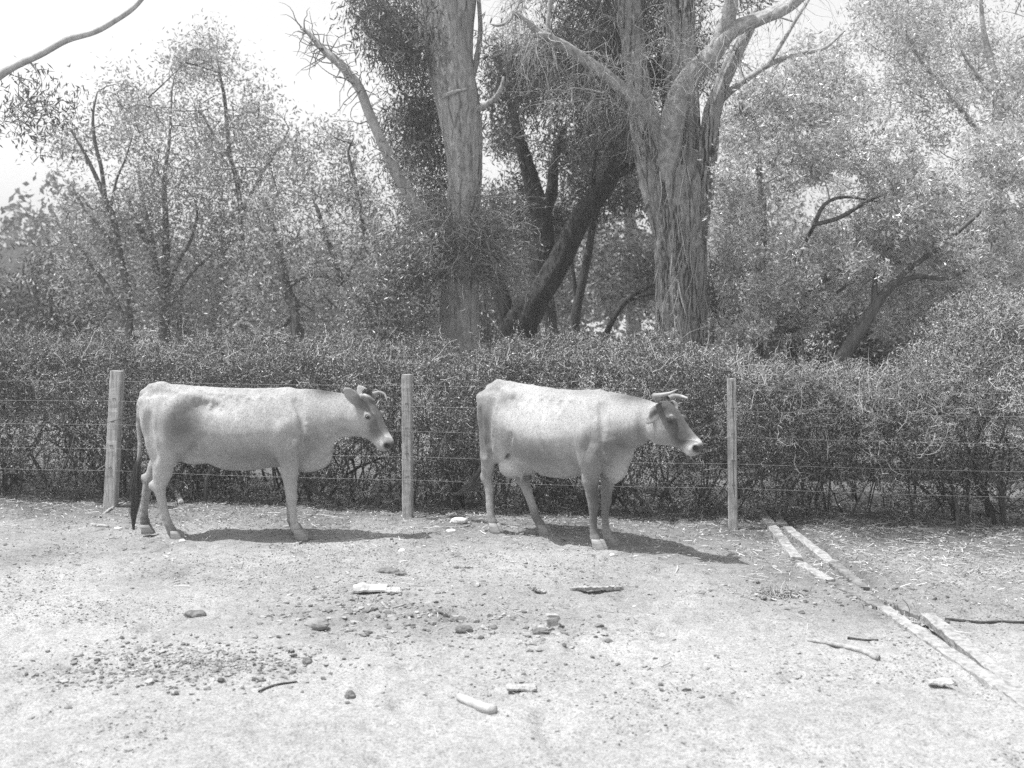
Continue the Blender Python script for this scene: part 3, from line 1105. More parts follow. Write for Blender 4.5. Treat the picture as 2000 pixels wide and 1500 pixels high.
STROKES = [(uv((424 + 22 * i, 778), (416 + 22 * i, 812), (404 + 22 * i, 856), (398 + 22 * i, 880)), 0.022, 0.0016, 0.014, False) for i in range(6)] + [
    (uv((598, 866), (597, 890), (592, 912)), 0.022, 0.016, 0.02, True),                     # between arm and brisket
    (uv((586, 778), (600, 806), (608, 838), (604, 858)), 0.036, 0.0015, 0.025, True),          # front edge of the shoulder
    (uv((606, 826), (607, 842), (606, 852)), 0.016, 0.008, 0.02, False),                     # point of the shoulder
    (uv((552, 862), (548, 884), (551, 906)), 0.022, 0.014, 0.02, True),                      # behind the elbow
    (uv((676, 846), (656, 862), (634, 866), (614, 856)), 0.030, 0.006, 0.05, True),          # groove of the neck
    (uv((664, 872), (648, 888), (634, 898)), 0.016, 0.007, 0.02, True),                      # fold of the dewlap
    (uv((404, 846), (392, 864), (380, 880)), 0.020, 0.010, 0.03, True),                      # flank fold
    (uv((303, 806), (306, 836), (312, 866), (318, 892)), 0.028, 0.009, 0.05, True),          # back of the thigh
    (uv((345, 800), (344, 830), (346, 862), (340, 896)), 0.035, 0.007, 0.06, False),         # thigh muscle
    (uv((560, 830), (556, 858), (560, 884)), 0.035, 0.010, 0.06, False),                     # upper arm
    (uv((300, 766), (322, 762), (350, 766)), 0.025, 0.006, 0.05, True),
    (uv((394, 764), (420, 769), (452, 772), (480, 773)), 0.014, 0.007, 0.03, False),         # edge of the loin
]
left_legs = [
    dict(pts=leg_l([(326, 858, 0.120), (331, 890, 0.100), (328, 920, 0.078), (321, 946, 0.054), (326, 970, 0.036), (333, 1000, 0.032), (339, 1017, 0.033),
                    (346, 1032, 0.038), (351, 1042, 0.034)], -0.145, -0.135), sy=1.25,
         knobs=[(*pl(308, 943)[:1], -0.135, pl(308, 943)[1], 0.030)]),
    dict(pts=leg_l([(322, 858, 0.115), (312, 890, 0.098), (297, 916, 0.072), (283, 943, 0.052), (276, 970, 0.036), (272, 998, 0.033), (272, 1014, 0.034),
                    (274, 1026, 0.039), (276, 1036, 0.034)], 0.145, 0.13), sy=1.25,
         knobs=[(*pl(272, 938)[:1], 0.13, pl(272, 938)[1], 0.030)]),
    dict(pts=leg_l([(588, 862, 0.105), (573, 895, 0.088), (572, 920, 0.072), (574, 945, 0.052), (576, 968, 0.045), (577, 990, 0.031), (580, 1012, 0.030),
                    (583, 1025, 0.037), (589, 1036, 0.035)], -0.15, -0.125), sy=1.2),
    dict(pts=leg_l([(582, 862, 0.105), (562, 895, 0.086), (560, 920, 0.070), (561, 945, 0.051), (562, 966, 0.044), (561, 988, 0.031), (562, 1006, 0.030),
                    (564, 1020, 0.037), (569, 1034, 0.035)], 0.15, 0.125), sy=1.2),
]
px_, pz_ = pl(703, 776)
LEFT = dict(
    label='fawn cow without a visible udder, standing side-on near the leaning left post', loc=(-2.30, 9.45, 0.0), rz=0.0, seed=3,
    trunk=LEFT_TRUNK, base=0.50, hook_x=HX, hook_y=0.225, hook_z=HZ, pin_x=pl(291, 0)[0], pin_z=pl(0, 781)[1], hollow=0.074, hollow_z=0.084, hollow_h=0.056, flank_cut=True,
    thigh=[(*pl(325, 822), 0.165, 0.20), (*pl(332, 868), 0.135, 0.16)], thigh_y=0.13, thigh_w=0.10, shoulder=pl(575, 815), rib_x=pl(440, 0)[0], rib_w=0.0,
    spine=[(*pl(312, 753),), (*pl(345, 757),), (*pl(400, 763),), (*pl(480, 767),), (*pl(560, 764),)],
    strokes=STROKES, brisket=[((px_ + 0.075, -0.035, pz_ + 0.012), (0.045, 0.045, 0.035)), ((*pl(602, 0)[:1], 0, pl(0, 903)[1]), (0.14, 0.075, 0.080)), ((*pl(634, 0)[:1], 0, pl(0, 888)[1]), (0.065, 0.035, 0.085))],
    legs=left_legs,
    tuck=[((pl(394, 0)[0], -0.255, pl(0, 914)[1]), (0.135, 0.15, 0.105))],
    udder=[((*pl(384, 0)[:1], 0, pl(0, 894)[1]), (0.16, 0.10, 0.055), 0.03)],
    skin_folds=[((*pl(370, 0)[:1], -0.205, pl(0, 862)[1]), (0.06, 0.03, 0.07)), ((*pl(370, 0)[:1], 0.205, pl(0, 862)[1]), (0.06, 0.03, 0.07))],
    tail=[(*pl(318, 0)[:1], 0, pl(0, 756)[1], 0.036), (*pl(297, 0)[:1], -0.01, pl(0, 757)[1], 0.032), (*pl(283, 0)[:1], -0.02, pl(0, 768)[1], 0.029),
          (*pl(275, 0)[:1], -0.02, pl(0, 790)[1], 0.024), (*pl(273, 0)[:1], -0.02, pl(0, 830)[1], 0.021), (*pl(276, 0)[:1], -0.02, pl(0, 868)[1], 0.019),
          (*pl(273, 0)[:1], -0.02, pl(0, 898)[1], 0.017), (*pl(269, 0)[:1], -0.02, pl(0, 925)[1], 0.012)],
    switch=[(*pl(276, 0)[:1], -0.02, pl(0, 885)[1], 0.020), (*pl(271, 0)[:1], -0.02, pl(0, 910)[1], 0.040), (*pl(267, 0)[:1], -0.02, pl(0, 945)[1], 0.050),
            (*pl(265, 0)[:1], -0.02, pl(0, 985)[1], 0.042), (*pl(263, 0)[:1], -0.02, pl(0, 1012)[1], 0.022), (*pl(263, 0)[:1], -0.02, pl(0, 1034)[1], 0.006)],
    poll=(px_ + 0.075, -0.045, pz_), head_yaw=math.radians(-24), head_pitch=math.radians(56), head_len=0.95, head_roll=0.0,
    ears=[(-1, (-0.60, -0.35, 0.66), (0.30, -0.92, 0.1), 0.200, 0.054), (1, (-0.50, 0.20, 0.62), (0.25, -0.95, 0.1), 0.185, 0.054)],
    horns=[dict(pts=[(pl(711, 0)[0], -0.115, pl(0, 774)[1]), (pl(717, 0)[0], -0.165, pl(0, 770)[1]), (pl(727, 0)[0], -0.185, pl(0, 773)[1]), (pl(737, 0)[0], -0.165, pl(0, 779)[1])],
                r=[0.021, 0.018, 0.013, 0.004]),
           dict(pts=[(pl(724, 0)[0], 0.01, pl(0, 772)[1]), (pl(738, 0)[0], 0.055, pl(0, 768)[1]), (pl(750, 0)[0], 0.055, pl(0, 772)[1]), (pl(755, 0)[0], 0.02, pl(0, 783)[1])],
                r=[0.021, 0.016, 0.011, 0.003])],
    hooves=[((pl(353, 0)[0], -0.135, 0.0), -0.15, 0.95), ((pl(275, 0)[0], 0.13, 0.0), 0.0, 0.95), ((pl(591, 0)[0], -0.125, 0.0), -0.2, 1.05), ((pl(571, 0)[0], 0.125, 0.0), 0.1, 1.0)],
    patches=[((*pl(638, 0)[:1], 0, pl(0, 763)[1]), (0.15, 0.09, 0.055), 0.10, 1.0),
             ((*pl(372, 0)[:1], -0.2, pl(0, 832)[1]), (0.15, 0.3, 0.17), 0.22, 0.9),  # this patch and the next paint the shade below the hip
             ((*pl(392, 0)[:1], -0.2, pl(0, 800)[1]), (0.13, 0.3, 0.07), 0.28, 0.7),
             ((*pl(600, 0)[:1], -0.2, pl(0, 860)[1]), (0.12, 0.2, 0.17), 0.33, 0.75),
             ((*pl(500, 0)[:1], -0.2, pl(0, 885)[1]), (0.28, 0.35, 0.11), 0.27, 0.75),  # shade of the lower flank painted into the coat
             ((*pl(345, 0)[:1], -0.14, 0.07), (0.13, 0.1, 0.065), 0.20, 0.9), ((*pl(275, 0)[:1], 0.13, 0.09), (0.10, 0.1, 0.08), 0.16, 1.0),
             ((*pl(574, 0)[:1], 0.12, 0.08), (0.06, 0.06, 0.07), 0.18, 0.8),
             ((*pl(322, 0)[:1], -0.14, 0.4), (0.1, 0.1, 0.2), 0.70, 0.6), ((*pl(576, 0)[:1], -0.13, 0.35), (0.1, 0.1, 0.2), 0.66, 0.5),
             ((*pl(271, 0)[:1], -0.02, pl(0, 818)[1]), (0.04, 0.05, 0.03), 0.16, 0.9), ((*pl(272, 0)[:1], -0.02, pl(0, 905)[1]), (0.05, 0.05, 0.07), 0.12, 1.0),
             ((*pl(378, 0)[:1], 0, pl(0, 900)[1]), (0.16, 0.16, 0.06), 0.75, 0.7)],
    face=[(0.05, 0.03, 0.0, 0.10, 0.10, 0.20, 0.17, 0.95), (0.19, 0.03, 0.0, 0.10, 0.09, 0.16, 0.20, 0.95), (0.29, -0.02, 0.05, 0.09, 0.09, 0.06, 0.17, 0.95),
          (0.165, -0.036, 0.10, 0.034, 0.030, 0.05, 0.72, 0.9), (0.40, -0.055, 0.0, 0.040, 0.09, 0.12, 0.80, 1.0), (0.475, -0.035, 0.0, 0.030, 0.034, 0.07, 0.12, 1.0),
          (0.462, -0.042, 0.056, 0.022, 0.022, 0.024, 0.03, 1.0), (0.165, -0.036, 0.105, 0.022, 0.017, 0.02, 0.05, 1.0), (0.13, -0.15, 0.08, 0.09, 0.07, 0.06, 0.62, 0.8)],
    tuft=((-0.020, 0.000, 0.0), (0.25, -0.15, 0.75), 0.050, 900, 'hair_dark'),
)
make_cow(LEFT)

# the second cow: the same build, older, with an udder, turned towards the camera
R_TRUNK = [list(r) for r in LEFT_TRUNK]
R_BOT = {590: 0.585, 612: 0.645, 632: 0.73, 650: 0.80, 668: 0.85, 686: 0.868, 704: 0.89, 712: 0.92}
for r, u in zip(R_TRUNK, (278, 284, 296, 318, 345, 372, 405, 440, 480, 520, 555, 590, 612, 632, 650, 668, 686, 704, 712)):
    if -0.45 < r[0] < 0.45:
        wgt = 1 - abs(r[0] + 0.05) / 0.55
        r[1] -= 0.045 * wgt
        r[4] += 0.050 * wgt
        r[5] += 0.050 * wgt
    if -0.5 < r[0] < -0.2:
        r[4] += 0.025
        r[5] += 0.02
    if u in R_BOT:
        r[1] = R_BOT[u]


def chain_r(rows):
    return [tuple(r) for r in rows]


RIGHT = dict(
    label='fawn cow with a full udder, dark face and long horn, turned towards the right post', loc=(0.385, 9.31, 0.0), rz=math.radians(-39), seed=5,
    trunk=R_TRUNK, base=0.50, hook_x=HX, hook_y=0.240, hook_z=HZ + 0.02, pin_x=pl(291, 0)[0], pin_z=pl(0, 781)[1], hollow=0.034, hollow_z=0.075, hollow_h=0.040,
    thigh=[(*pl(325, 822), 0.15, 0.20), (*pl(328, 868), 0.12, 0.16)], thigh_y=0.115, thigh_w=0.09,
    ridge=[[(-0.43, 0.200, 1.23, 0.016), (-0.455, 0.215, 1.08, 0.024), (-0.48, 0.225, 0.92, 0.030), (-0.48, 0.215, 0.76, 0.026)]], shoulder=pl(575, 815), rib_x=pl(440, 0)[0], rib_w=0.04,
    spine=[(*pl(312, 751),), (*pl(345, 754),), (*pl(400, 760),), (*pl(480, 765),), (*pl(560, 761),)],
    strokes=STROKES + [([(-0.505, 0.82), (-0.545, 0.70), (-0.585, 0.60)], 0.026, 0.016, 0.02, True), ([(-0.53, 1.15), (-0.55, 1.0), (-0.56, 0.86), (-0.55, 0.76)], 0.04, 0.016, 0.04, True)],
    brisket=[((0.51, 0, 0.63), (0.10, 0.06, 0.06)), ((0.545, 0, 0.585), (0.05, 0.016, 0.075)), ((0.625, 0, 0.70), (0.045, 0.022, 0.10))],
    legs=[
        dict(pts=chain_r([(-0.60, -0.15, 0.80, 0.115), (-0.63, -0.15, 0.66, 0.078), (-0.655, -0.13, 0.55, 0.060), (-0.685, -0.11, 0.455, 0.050), (-0.665, -0.10, 0.36, 0.037),
                          (-0.66, -0.10, 0.22, 0.033), (-0.65, -0.10, 0.14, 0.034), (-0.63, -0.10, 0.085, 0.038), (-0.61, -0.10, 0.045, 0.034)]), sy=1.25,
             knobs=[(-0.715, -0.11, 0.475, 0.030)]),
        dict(pts=chain_r([(-0.58, 0.15, 0.80, 0.115), (-0.50, 0.15, 0.66, 0.095), (-0.47, 0.13, 0.54, 0.070), (-0.46, 0.11, 0.43, 0.056), (-0.41, 0.105, 0.34, 0.040),
                          (-0.34, 0.10, 0.20, 0.034), (-0.31, 0.10, 0.13, 0.035), (-0.27, 0.10, 0.08, 0.039), (-0.24, 0.10, 0.045, 0.034)]), sy=1.25,
             knobs=[(-0.51, 0.11, 0.455, 0.030)]),
        dict(pts=chain_r([(0.523, -0.155, 0.80, 0.105), (0.434, -0.155, 0.66, 0.088), (0.419, -0.14, 0.55, 0.068), (0.420, -0.125, 0.44, 0.050), (0.430, -0.115, 0.345, 0.043),
                          (0.425, -0.11, 0.24, 0.030), (0.430, -0.11, 0.14, 0.030), (0.440, -0.11, 0.09, 0.037), (0.465, -0.11, 0.045, 0.035)]), sy=1.2),
        dict(pts=chain_r([(0.513, 0.155, 0.80, 0.105), (0.414, 0.155, 0.66, 0.086), (0.399, 0.14, 0.55, 0.068), (0.395, 0.12, 0.44, 0.050), (0.400, 0.11, 0.345, 0.043),
                          (0.395, 0.10, 0.24, 0.030), (0.400, 0.10, 0.14, 0.030), (0.410, 0.10, 0.09, 0.037), (0.435, 0.10, 0.045, 0.035)]), sy=1.2)],
    udder=[((-0.40, 0, 0.64), (0.15, 0.15, 0.14), 0.03), ((-0.42, -0.085, 0.58), (0.115, 0.11, 0.105), 0.02), ((-0.36, 0.03, 0.585), (0.13, 0.12, 0.09), 0.02)],
    teats=[[(-0.47, -0.075, 0.53, 0.022), (-0.47, -0.08, 0.445, 0.012)], [(-0.33, -0.075, 0.53, 0.022), (-0.325, -0.085, 0.45, 0.012)],
           [(-0.46, 0.06, 0.53, 0.022), (-0.46, 0.065, 0.45, 0.012)], [(-0.32, 0.07, 0.53, 0.022), (-0.315, 0.075, 0.45, 0.012)]],
    skin_folds=[((-0.44, -0.21, 0.76), (0.06, 0.03, 0.12)), ((-0.44, 0.21, 0.76), (0.06, 0.03, 0.12))],
    tail=[(-0.64, 0, 1.25, 0.036), (-0.74, 0, 1.22, 0.032), (-0.80, 0, 1.10, 0.028), (-0.82, 0.02, 0.90, 0.023), (-0.83, 0.04, 0.72, 0.020), (-0.86, 0.06, 0.55, 0.017), (-0.92, 0.07, 0.43, 0.012)],
    switch=[(-0.84, 0.05, 0.62, 0.020), (-0.88, 0.06, 0.50, 0.045), (-0.96, 0.07, 0.40, 0.055), (-1.06, 0.075, 0.31, 0.05), (-1.17, 0.08, 0.25, 0.03), (-1.26, 0.08, 0.235, 0.008)],
    poll=(pl(700, 0)[0] + 0.055, -0.045, 1.195), head_yaw=math.radians(-4), head_pitch=math.radians(43), head_len=0.94, head_roll=math.radians(4),
    ears=[(-1, (-0.38, -0.55, -0.62), (0.62, -0.62, 0.2), 0.155, 0.046), (1, (-0.25, 0.9, 0.15), (0.8, 0.2, 0.4), 0.165, 0.05)],
    horns=[dict(pts=[(1.025, -0.115, 1.220), (1.04, -0.185, 1.25), (1.11, -0.235, 1.26), (1.20, -0.225, 1.28), (1.25, -0.20, 1.31)],
                r=[0.025, 0.022, 0.018, 0.012, 0.003]),
           dict(pts=[(1.025, 0.03, 1.215), (1.045, 0.09, 1.23), (1.09, 0.125, 1.227), (1.14, 0.115, 1.22), (1.17, 0.09, 1.22)],
                r=[0.025, 0.021, 0.017, 0.011, 0.003])],
    hooves=[((-0.605, -0.10, 0.0), 0.0, 1.0), ((-0.235, 0.10, 0.0), 0.0, 1.0), ((0.470, -0.11, 0.0), 0.0, 1.05), ((0.440, 0.10, 0.0), 0.15, 1.05)],
    patches=[((0.74, 0, 1.22), (0.22, 0.09, 0.065), 0.12, 1.0), ((0.30, 0, 1.25), (0.35, 0.10, 0.05), 0.40, 0.7),
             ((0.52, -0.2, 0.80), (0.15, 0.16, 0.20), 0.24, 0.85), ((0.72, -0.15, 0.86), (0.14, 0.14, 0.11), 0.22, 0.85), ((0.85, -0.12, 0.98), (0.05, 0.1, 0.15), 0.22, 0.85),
             ((-0.65, -0.2, 0.92), (0.13, 0.30, 0.30), 0.15, 1.0), ((-0.60, -0.2, 0.85), (0.09, 0.30, 0.22), 0.15, 0.8), ((0.0, -0.35, 0.70), (0.34, 0.3, 0.13), 0.26, 0.8),  # shade on thigh and lower flank painted as darker coat
             ((0.47, -0.12, 0.44), (0.075, 0.14, 0.20), 0.12, 0.95), ((0.44, -0.11, 0.20), (0.08, 0.10, 0.16), 0.12, 0.9), ((0.41, 0.11, 0.30), (0.1, 0.08, 0.2), 0.18, 0.8),
             ((-0.63, -0.10, 0.09), (0.10, 0.08, 0.07), 0.26, 0.8), ((-0.28, 0.10, 0.12), (0.12, 0.08, 0.09), 0.18, 0.9),
             ((-0.40, -0.05, 0.60), (0.15, 0.22, 0.11), 0.92, 0.9), ((-0.40, 0.0, 0.46), (0.2, 0.2, 0.04), 0.28, 0.8),
             ((0.66, 0, 0.54), (0.14, 0.10, 0.12), 0.70, 0.7), ((-0.87, 0.06, 0.55), (0.06, 0.06, 0.1), 0.14, 1.0)],
    face=[(0.05, 0.02, 0.0, 0.12, 0.15, 0.22, 0.10, 1.0), (0.19, 0.02, 0.0, 0.12, 0.14, 0.20, 0.10, 1.0), (0.31, 0.0, 0.02, 0.09, 0.13, 0.12, 0.09, 1.0),
          (0.17, -0.045, 0.10, 0.05, 0.05, 0.05, 0.11, 0.9), (0.35, 0.0, 0.0, 0.06, 0.03, 0.03, 0.26, 0.7),
          (0.425, -0.055, 0.0, 0.034, 0.09, 0.12, 0.85, 1.0), (0.480, -0.035, 0.0, 0.028, 0.034, 0.07, 0.12, 1.0), (0.462, -0.042, 0.056, 0.022, 0.022, 0.024, 0.03, 1.0),
          (0.12, -0.16, 0.08, 0.10, 0.07, 0.06, 0.55, 0.7), (0.13, -0.005, 0.085, 0.014, 0.010, 0.016, 0.7, 0.9)],
)
make_cow(RIGHT)

# ------------------------------------------------------------------ wire fence
def jitter_box(p0, p1, ax, wx, wy, rng, segs=14, rough=0.004, taper=1.0):
    """A split timber from p0 to p1: rounded rectangular section, slightly uneven along its length."""
    p0, p1 = np.asarray(p0, float), np.asarray(p1, float)
    t = unit(p1 - p0)
    ax = np.asarray(ax, float)
    ux = unit(ax - t * (ax @ t))
    uy = np.cross(t, ux)
    c = 0.16
    sec = np.array([(-1 + c, -1), (1 - c, -1), (1, -1 + c), (1, 1 - c), (1 - c, 1), (-1 + c, 1), (-1, 1 - c), (-1, -1 + c)])
    n = len(sec)
    V = []
    for i in range(segs + 1):
        f = i / segs
        k = 1 + (taper - 1) * f
        q = sec * [wx / 2 * k, wy / 2 * k] + rng.normal(size=sec.shape) * rough
        V.append(p0 + (p1 - p0) * f + q[:, :1] * ux + q[:, 1:] * uy)
    V = np.concatenate(V)
    idx = np.arange((segs + 1) * n).reshape(segs + 1, n)
    F = np.stack([idx[:-1], np.roll(idx[:-1], -1, 1), np.roll(idx[1:], -1, 1), idx[1:]], -1).reshape(-1, 4)
    a, b = idx[0], idx[-1]
    caps = [[a[3], a[2], a[1], a[0]], [a[7], a[4], a[3], a[0]], [a[7], a[6], a[5], a[4]],
            [b[0], b[1], b[2], b[3]], [b[0], b[3], b[4], b[7]], [b[4], b[5], b[6], b[7]]]
    return V, np.vstack([F, np.array(caps)])


def build_fence():
    rng = np.random.default_rng(21)
    root = empty('wire_fence', (0, float(fence_y(0)), 0))
    tag(root, 'wire fence on square timber posts in front of the thorn hedge', 'fence')
    o0 = np.array([0, float(fence_y(0)), 0])
    posts = [((-6.75, 11.30), (0.02, 0), 1.30, 0.115, 'post hidden'), (GP(214, 991), (0.075, 0.0), 1.31, 0.118, 'square fence post leaning to the right'),
             (GP(797, 1013), (-0.01, 0), 1.31, 0.088, 'upright narrow fence post between the two cows'),
             (GP(1432, 1033), (-0.015, 0), 1.30, 0.080, 'fence post with a long crack down its face'), ((4.85, 9.22), (0, 0), 1.30, 0.09, None)]
    line = []
    for i, (g, lean, h, w, lab) in enumerate(posts):
        x, y = float(g[0]), float(g[1])
        a = math.atan(-0.18)
        V, F = jitter_box((x, y, -0.25), (x + lean[0], y + lean[1], h), (math.cos(a), math.sin(a), 0), w, 0.085, rng, 40, 0.0009, 0.95)
        o = link('post', mesh_of('post', V - o0, F, M['post'], False), root)
        if lab and 0 < i < 4:
            o['label'] = lab
        line.append((x, y, lean))
        if 0 < i < 4:                                       # staple holes: short dark pegs on the face
            for z in (0.36, 0.57, 0.80, 1.02):
                f = z / h
                bag = Bag()
                q = np.array([(-0.012, 0.002, 0.02), (-0.012, -0.010, 0.03), (0.012, -0.010, 0.03), (0.012, 0.002, 0.02)])
                q = q + [x + lean[0] * f, y - 0.0425, z]
                bag.add(*tubes(q[None] - o0, np.full((1, 4), 0.0035), 6))
                bag.build('staple', M['hair_dark'], o)
            V, F = None, None
    # the crack in the right post: a thin sunk groove, built as a dark sliver proud of the face by 2 mm
    x, y, lean = line[3]
    zz = np.linspace(0.25, 1.28, 24)
    P = np.stack([x + lean[0] * zz / 1.3 + 0.004 + 0.005 * np.sin(zz * 9) + rng.normal(size=24) * 0.0012, np.full(24, y - 0.0425), zz], 1)
    V, F = tubes(P[None], np.full((1, 24), 0.0032), 5)
    post3 = [o for o in root.children if o.get('label', '').startswith('fence post with')][0]
    link('crack', mesh_of('crack', V - o0, F, M['hair_dark']), post3)
    for z in (1.215, 1.025, 0.80, 0.57, 0.36):
        pts = []
        for (xa, ya, la), (xb, yb, lb) in zip(line[:-1], line[1:]):
            for t in np.linspace(0, 1, 10, endpoint=False):
                f = z / 1.3
                pts.append(((xa + la[0] * f) * (1 - t) + (xb + lb[0] * f) * t, ya * (1 - t) + yb * t - 0.046,
                            z - 0.012 * math.sin(math.pi * t) + 0.0))
        pts.append((line[-1][0], line[-1][1] - 0.046, z))
        P = np.array(pts) - o0
        V, F = tubes(P[None], np.full((1, len(P)), 0.0011), 5)
        link('wire', mesh_of('wire', V, F, M['wire']), root)


build_fence()

# ------------------------------------------------------------------ thorn hedge
def hedge_top(x):
    x = np.asarray(x, float)
    z = 1.40 + 0.16 * (fbm(x * 3.6, 8.1, 2.0, 2) - 0.5) + 0.16 * (fbm(x * 0.9, 3.3, 1.0, 3) - 0.5) * 2 + 0.10 * np.clip((-x - 1.5) / 2, 0, 1)
    z = z - 0.20 * np.clip((x - 1.9) / 1.3, 0, 1)
    z = z - 0.10 * np.exp(-((x + 0.5) / 0.4) ** 2)
    return z + 0.62 * np.clip((x - 3.75) / 0.55, 0, 1)


def hedge_points(n, rng, depth=0.25):
    """Places in the leafy shell of the hedge (front face and top), thinner towards the foot."""
    out = np.empty((0, 3))
    while len(out) < n:
        m = n * 2
        x = rng.uniform(-8.2, 7.2, m)
        f = rng.random(m)
        ht = hedge_top(x)
        inn = rng.exponential(depth, m)
        front = f < 0.56
        z = np.where(front, ht * rng.random(m) ** 0.85, ht - inn)
        # the front face bulges at mid height and falls back at the top
        bul = 0.16 * np.sin(np.clip(z / ht, 0, 1) * 2.6) - 0.35 * np.clip(z / ht - 0.78, 0, 1) ** 1.0 * 2.2
        yf = fence_y(x) + 0.42 - bul + 0.42 * (fbm(x * 2.2, z * 2.2, 7.0, 3) - 0.5) + 0.30 * (fbm(x * 6.0, z * 6.0, 3.0, 2) - 0.5)
        y = np.where(front, yf + inn, yf + 1.75 * rng.random(m))
        lump = 0.50 * (fbm(x * 2.9, y * 2.9, 5.0, 3) - 0.5)
        z = np.where(front, z, z + lump + 0.12 * np.clip(y - yf, 0, 1.2))
        back = y > fence_y(x) + 2.3
        # gaps: lower down, and more to the right, light shows through
        g = fbm(x * 2.6 + 31, y * 0.8, z * 2.6, 3)
        thin = np.clip(0.40 - 0.30 * z, 0, 0.38) + 0.10 * np.clip((x - 1.5) / 2.5, 0, 1) * np.clip(1.4 - z, 0, 1)
        keep = (~back) & (z > 0.03) & (g > thin * 1.02 + 0.06 * rng.random(m) - 0.02)
        out = np.vstack([out, np.stack([x, y, z], 1)[keep]])
    return out[:n]


def build_hedge():
    rng = np.random.default_rng(31)
    root = empty('thorn_hedge', (0, float(fence_y(0)) + 0.9, 0))
    o0 = np.array(root.location)
    tag(root, 'long clipped thorny hedge with small leaves behind the wire fence', 'hedge')
    C = hedge_points(620000, rng, 0.20)
    bag = Bag()
    bag.add(*leaf_quads(C - o0, 0.023, 0.0105, rng))
    bag.build('leaf_mass', M['leaf_hedge'], root, False)
    C = hedge_points(150000, rng, 0.12)
    C = C[(C[:, 2] > 0.45 + 0.2 * rng.random(len(C))) & (C[:, 0] > 1.6 + 1.8 * rng.random(len(C)))]
    bag = Bag()
    bag.add(*leaf_quads(C - o0, 0.024, 0.011, rng))
    bag.build('pale_leaves', M['leaf_olive'], root, False)
    # pale thorny twigs: crooked, with short thorns
    n = 16000
    S = np.vstack([hedge_points(11500, rng, 0.12), (lambda q: q[(q[:, 0] > 2.6) & (q[:, 2] > 0.75)][:4500])(hedge_points(30000, rng, 0.10))])
    n = len(S)
    d = rng.normal(size=(n, 3)) + np.array([0, -0.25, 0.10])
    d[S[:, 2] > hedge_top(S[:, 0]) - 0.2] += [0, 0, 0.3]
    d = unit(d)
    ln = 0.05 + 0.15 * rng.random(n) ** 1.5
    N = 6
    P = np.empty((n, N, 3))
    P[:, 0] = S - o0
    for j in range(1, N):
        d = unit(d + rng.normal(size=(n, 3)) * 0.62)
        P[:, j] = P[:, j - 1] + d * (ln / (N - 1))[:, None]
    R = np.linspace(0.0022, 0.0011, N)[None].repeat(n, 0)
    bag = Bag()
    bag.add(*tubes(P, R, 3))
    th = rng.integers(0, n, n)
    k = rng.integers(1, N, n)
    a = P[th, k]
    Q = np.stack([a, a + unit(rng.normal(size=(n, 3))) * (0.02 + 0.025 * rng.random(n))[:, None]], 1)
    bag.add(*tubes(Q, np.array([[0.002, 0.0008]]).repeat(n, 0), 3))
    # long stray shoots above the top
    n2 = 1400
    x = np.concatenate([rng.uniform(-7, 6.6, n2 - 480), rng.uniform(2.2, 6.6, 240), rng.uniform(3.6, 6.0, 240)])
    y = fence_y(x) + rng.uniform(0.25, 1.9, n2)
    z = hedge_top(x) - 0.08 + 0.10 * rng.random(n2)
    p = np.stack([x, y, z], 1) - o0
    d = unit(rng.normal(size=(n2, 3)) * 0.9 + [0, -0.1, 0.9])
    N = 7
    P = np.empty((n2, N, 3))
    P[:, 0] = p
    ln = 0.12 + 0.40 * rng.random(n2) ** 2.2
    for j in range(1, N):
        d = unit(d + rng.normal(size=(n2, 3)) * 0.28)
        P[:, j] = P[:, j - 1] + d * (ln / (N - 1))[:, None]
    bag.add(*tubes(P, np.linspace(0.0027, 0.0012, N)[None].repeat(n2, 0), 3))
    m = n2 * 5
    i, k = rng.integers(0, n2, m), rng.integers(1, N, m)
    a = P[i, k]
    Q = np.stack([a, a + unit(rng.normal(size=(m, 3))) * (0.025 + 0.03 * rng.random(m))[:, None]], 1)
    bag.add(*tubes(Q, np.array([[0.0022, 0.0008]]).repeat(m, 0), 3))
    bag.build('thorny_twigs', M['twig_pale'], root, False)
    shoot = Bag()
    shoot.add(*twig_leaves(P, 26, rng, 0.020, 0.024, 0.011))
    shoot.build('shoot_leaves', M['leaf_hedge'], root, False)
    n4 = 900
    x = np.concatenate([rng.uniform(2.0, 3.8, 360), rng.uniform(3.6, 6.2, 540)])
    y = fence_y(x) + rng.uniform(0.10, 1.2, n4)
    z = hedge_top(x) * (1.0 - 0.55 * rng.random(n4) ** 1.6) + 0.02
    d = unit(rng.normal(size=(n4, 3)) + [0, -0.5, 0.8])
    N = 7
    P = np.empty((n4, N, 3))
    P[:, 0] = np.stack([x, y, z], 1) - o0
    ln = 0.12 + 0.36 * rng.random(n4) ** 1.6
    for j in range(1, N):
        d = unit(d + rng.normal(size=(n4, 3)) * 0.34)
        P[:, j] = P[:, j - 1] + d * (ln / (N - 1))[:, None]
    dry = Bag()
    dry.add(*tubes(P, np.linspace(0.0024, 0.0011, N)[None].repeat(n4, 0), 3))
    m = n4 * 6
    i, k = rng.integers(0, n4, m), rng.integers(1, N, m)
    a = P[i, k]
    Q = np.stack([a, a + unit(rng.normal(size=(m, 3))) * (0.025 + 0.04 * rng.random(m))[:, None]], 1)
    dry.add(*tubes(Q, np.array([[0.0024, 0.0008]]).repeat(m, 0), 3))
    o = dry.build('dry_shoots', M['twig_bleached'], root, False)
    o['label'] = 'sun-bleached dry thorny shoots at the right end'
    # stems and inner branches
    n3 = 420
    x = rng.uniform(-8, 7, n3)
    y = fence_y(x) + rng.uniform(0.45, 1.9, n3)
    p = np.stack([x, y, np.full(n3, -0.03)], 1) - o0
    d = unit(rng.normal(size=(n3, 3)) * [0.35, 0.25, 0.1] + [0, 0, 1.0])
    N = 8
    P = np.empty((n3, N, 3))
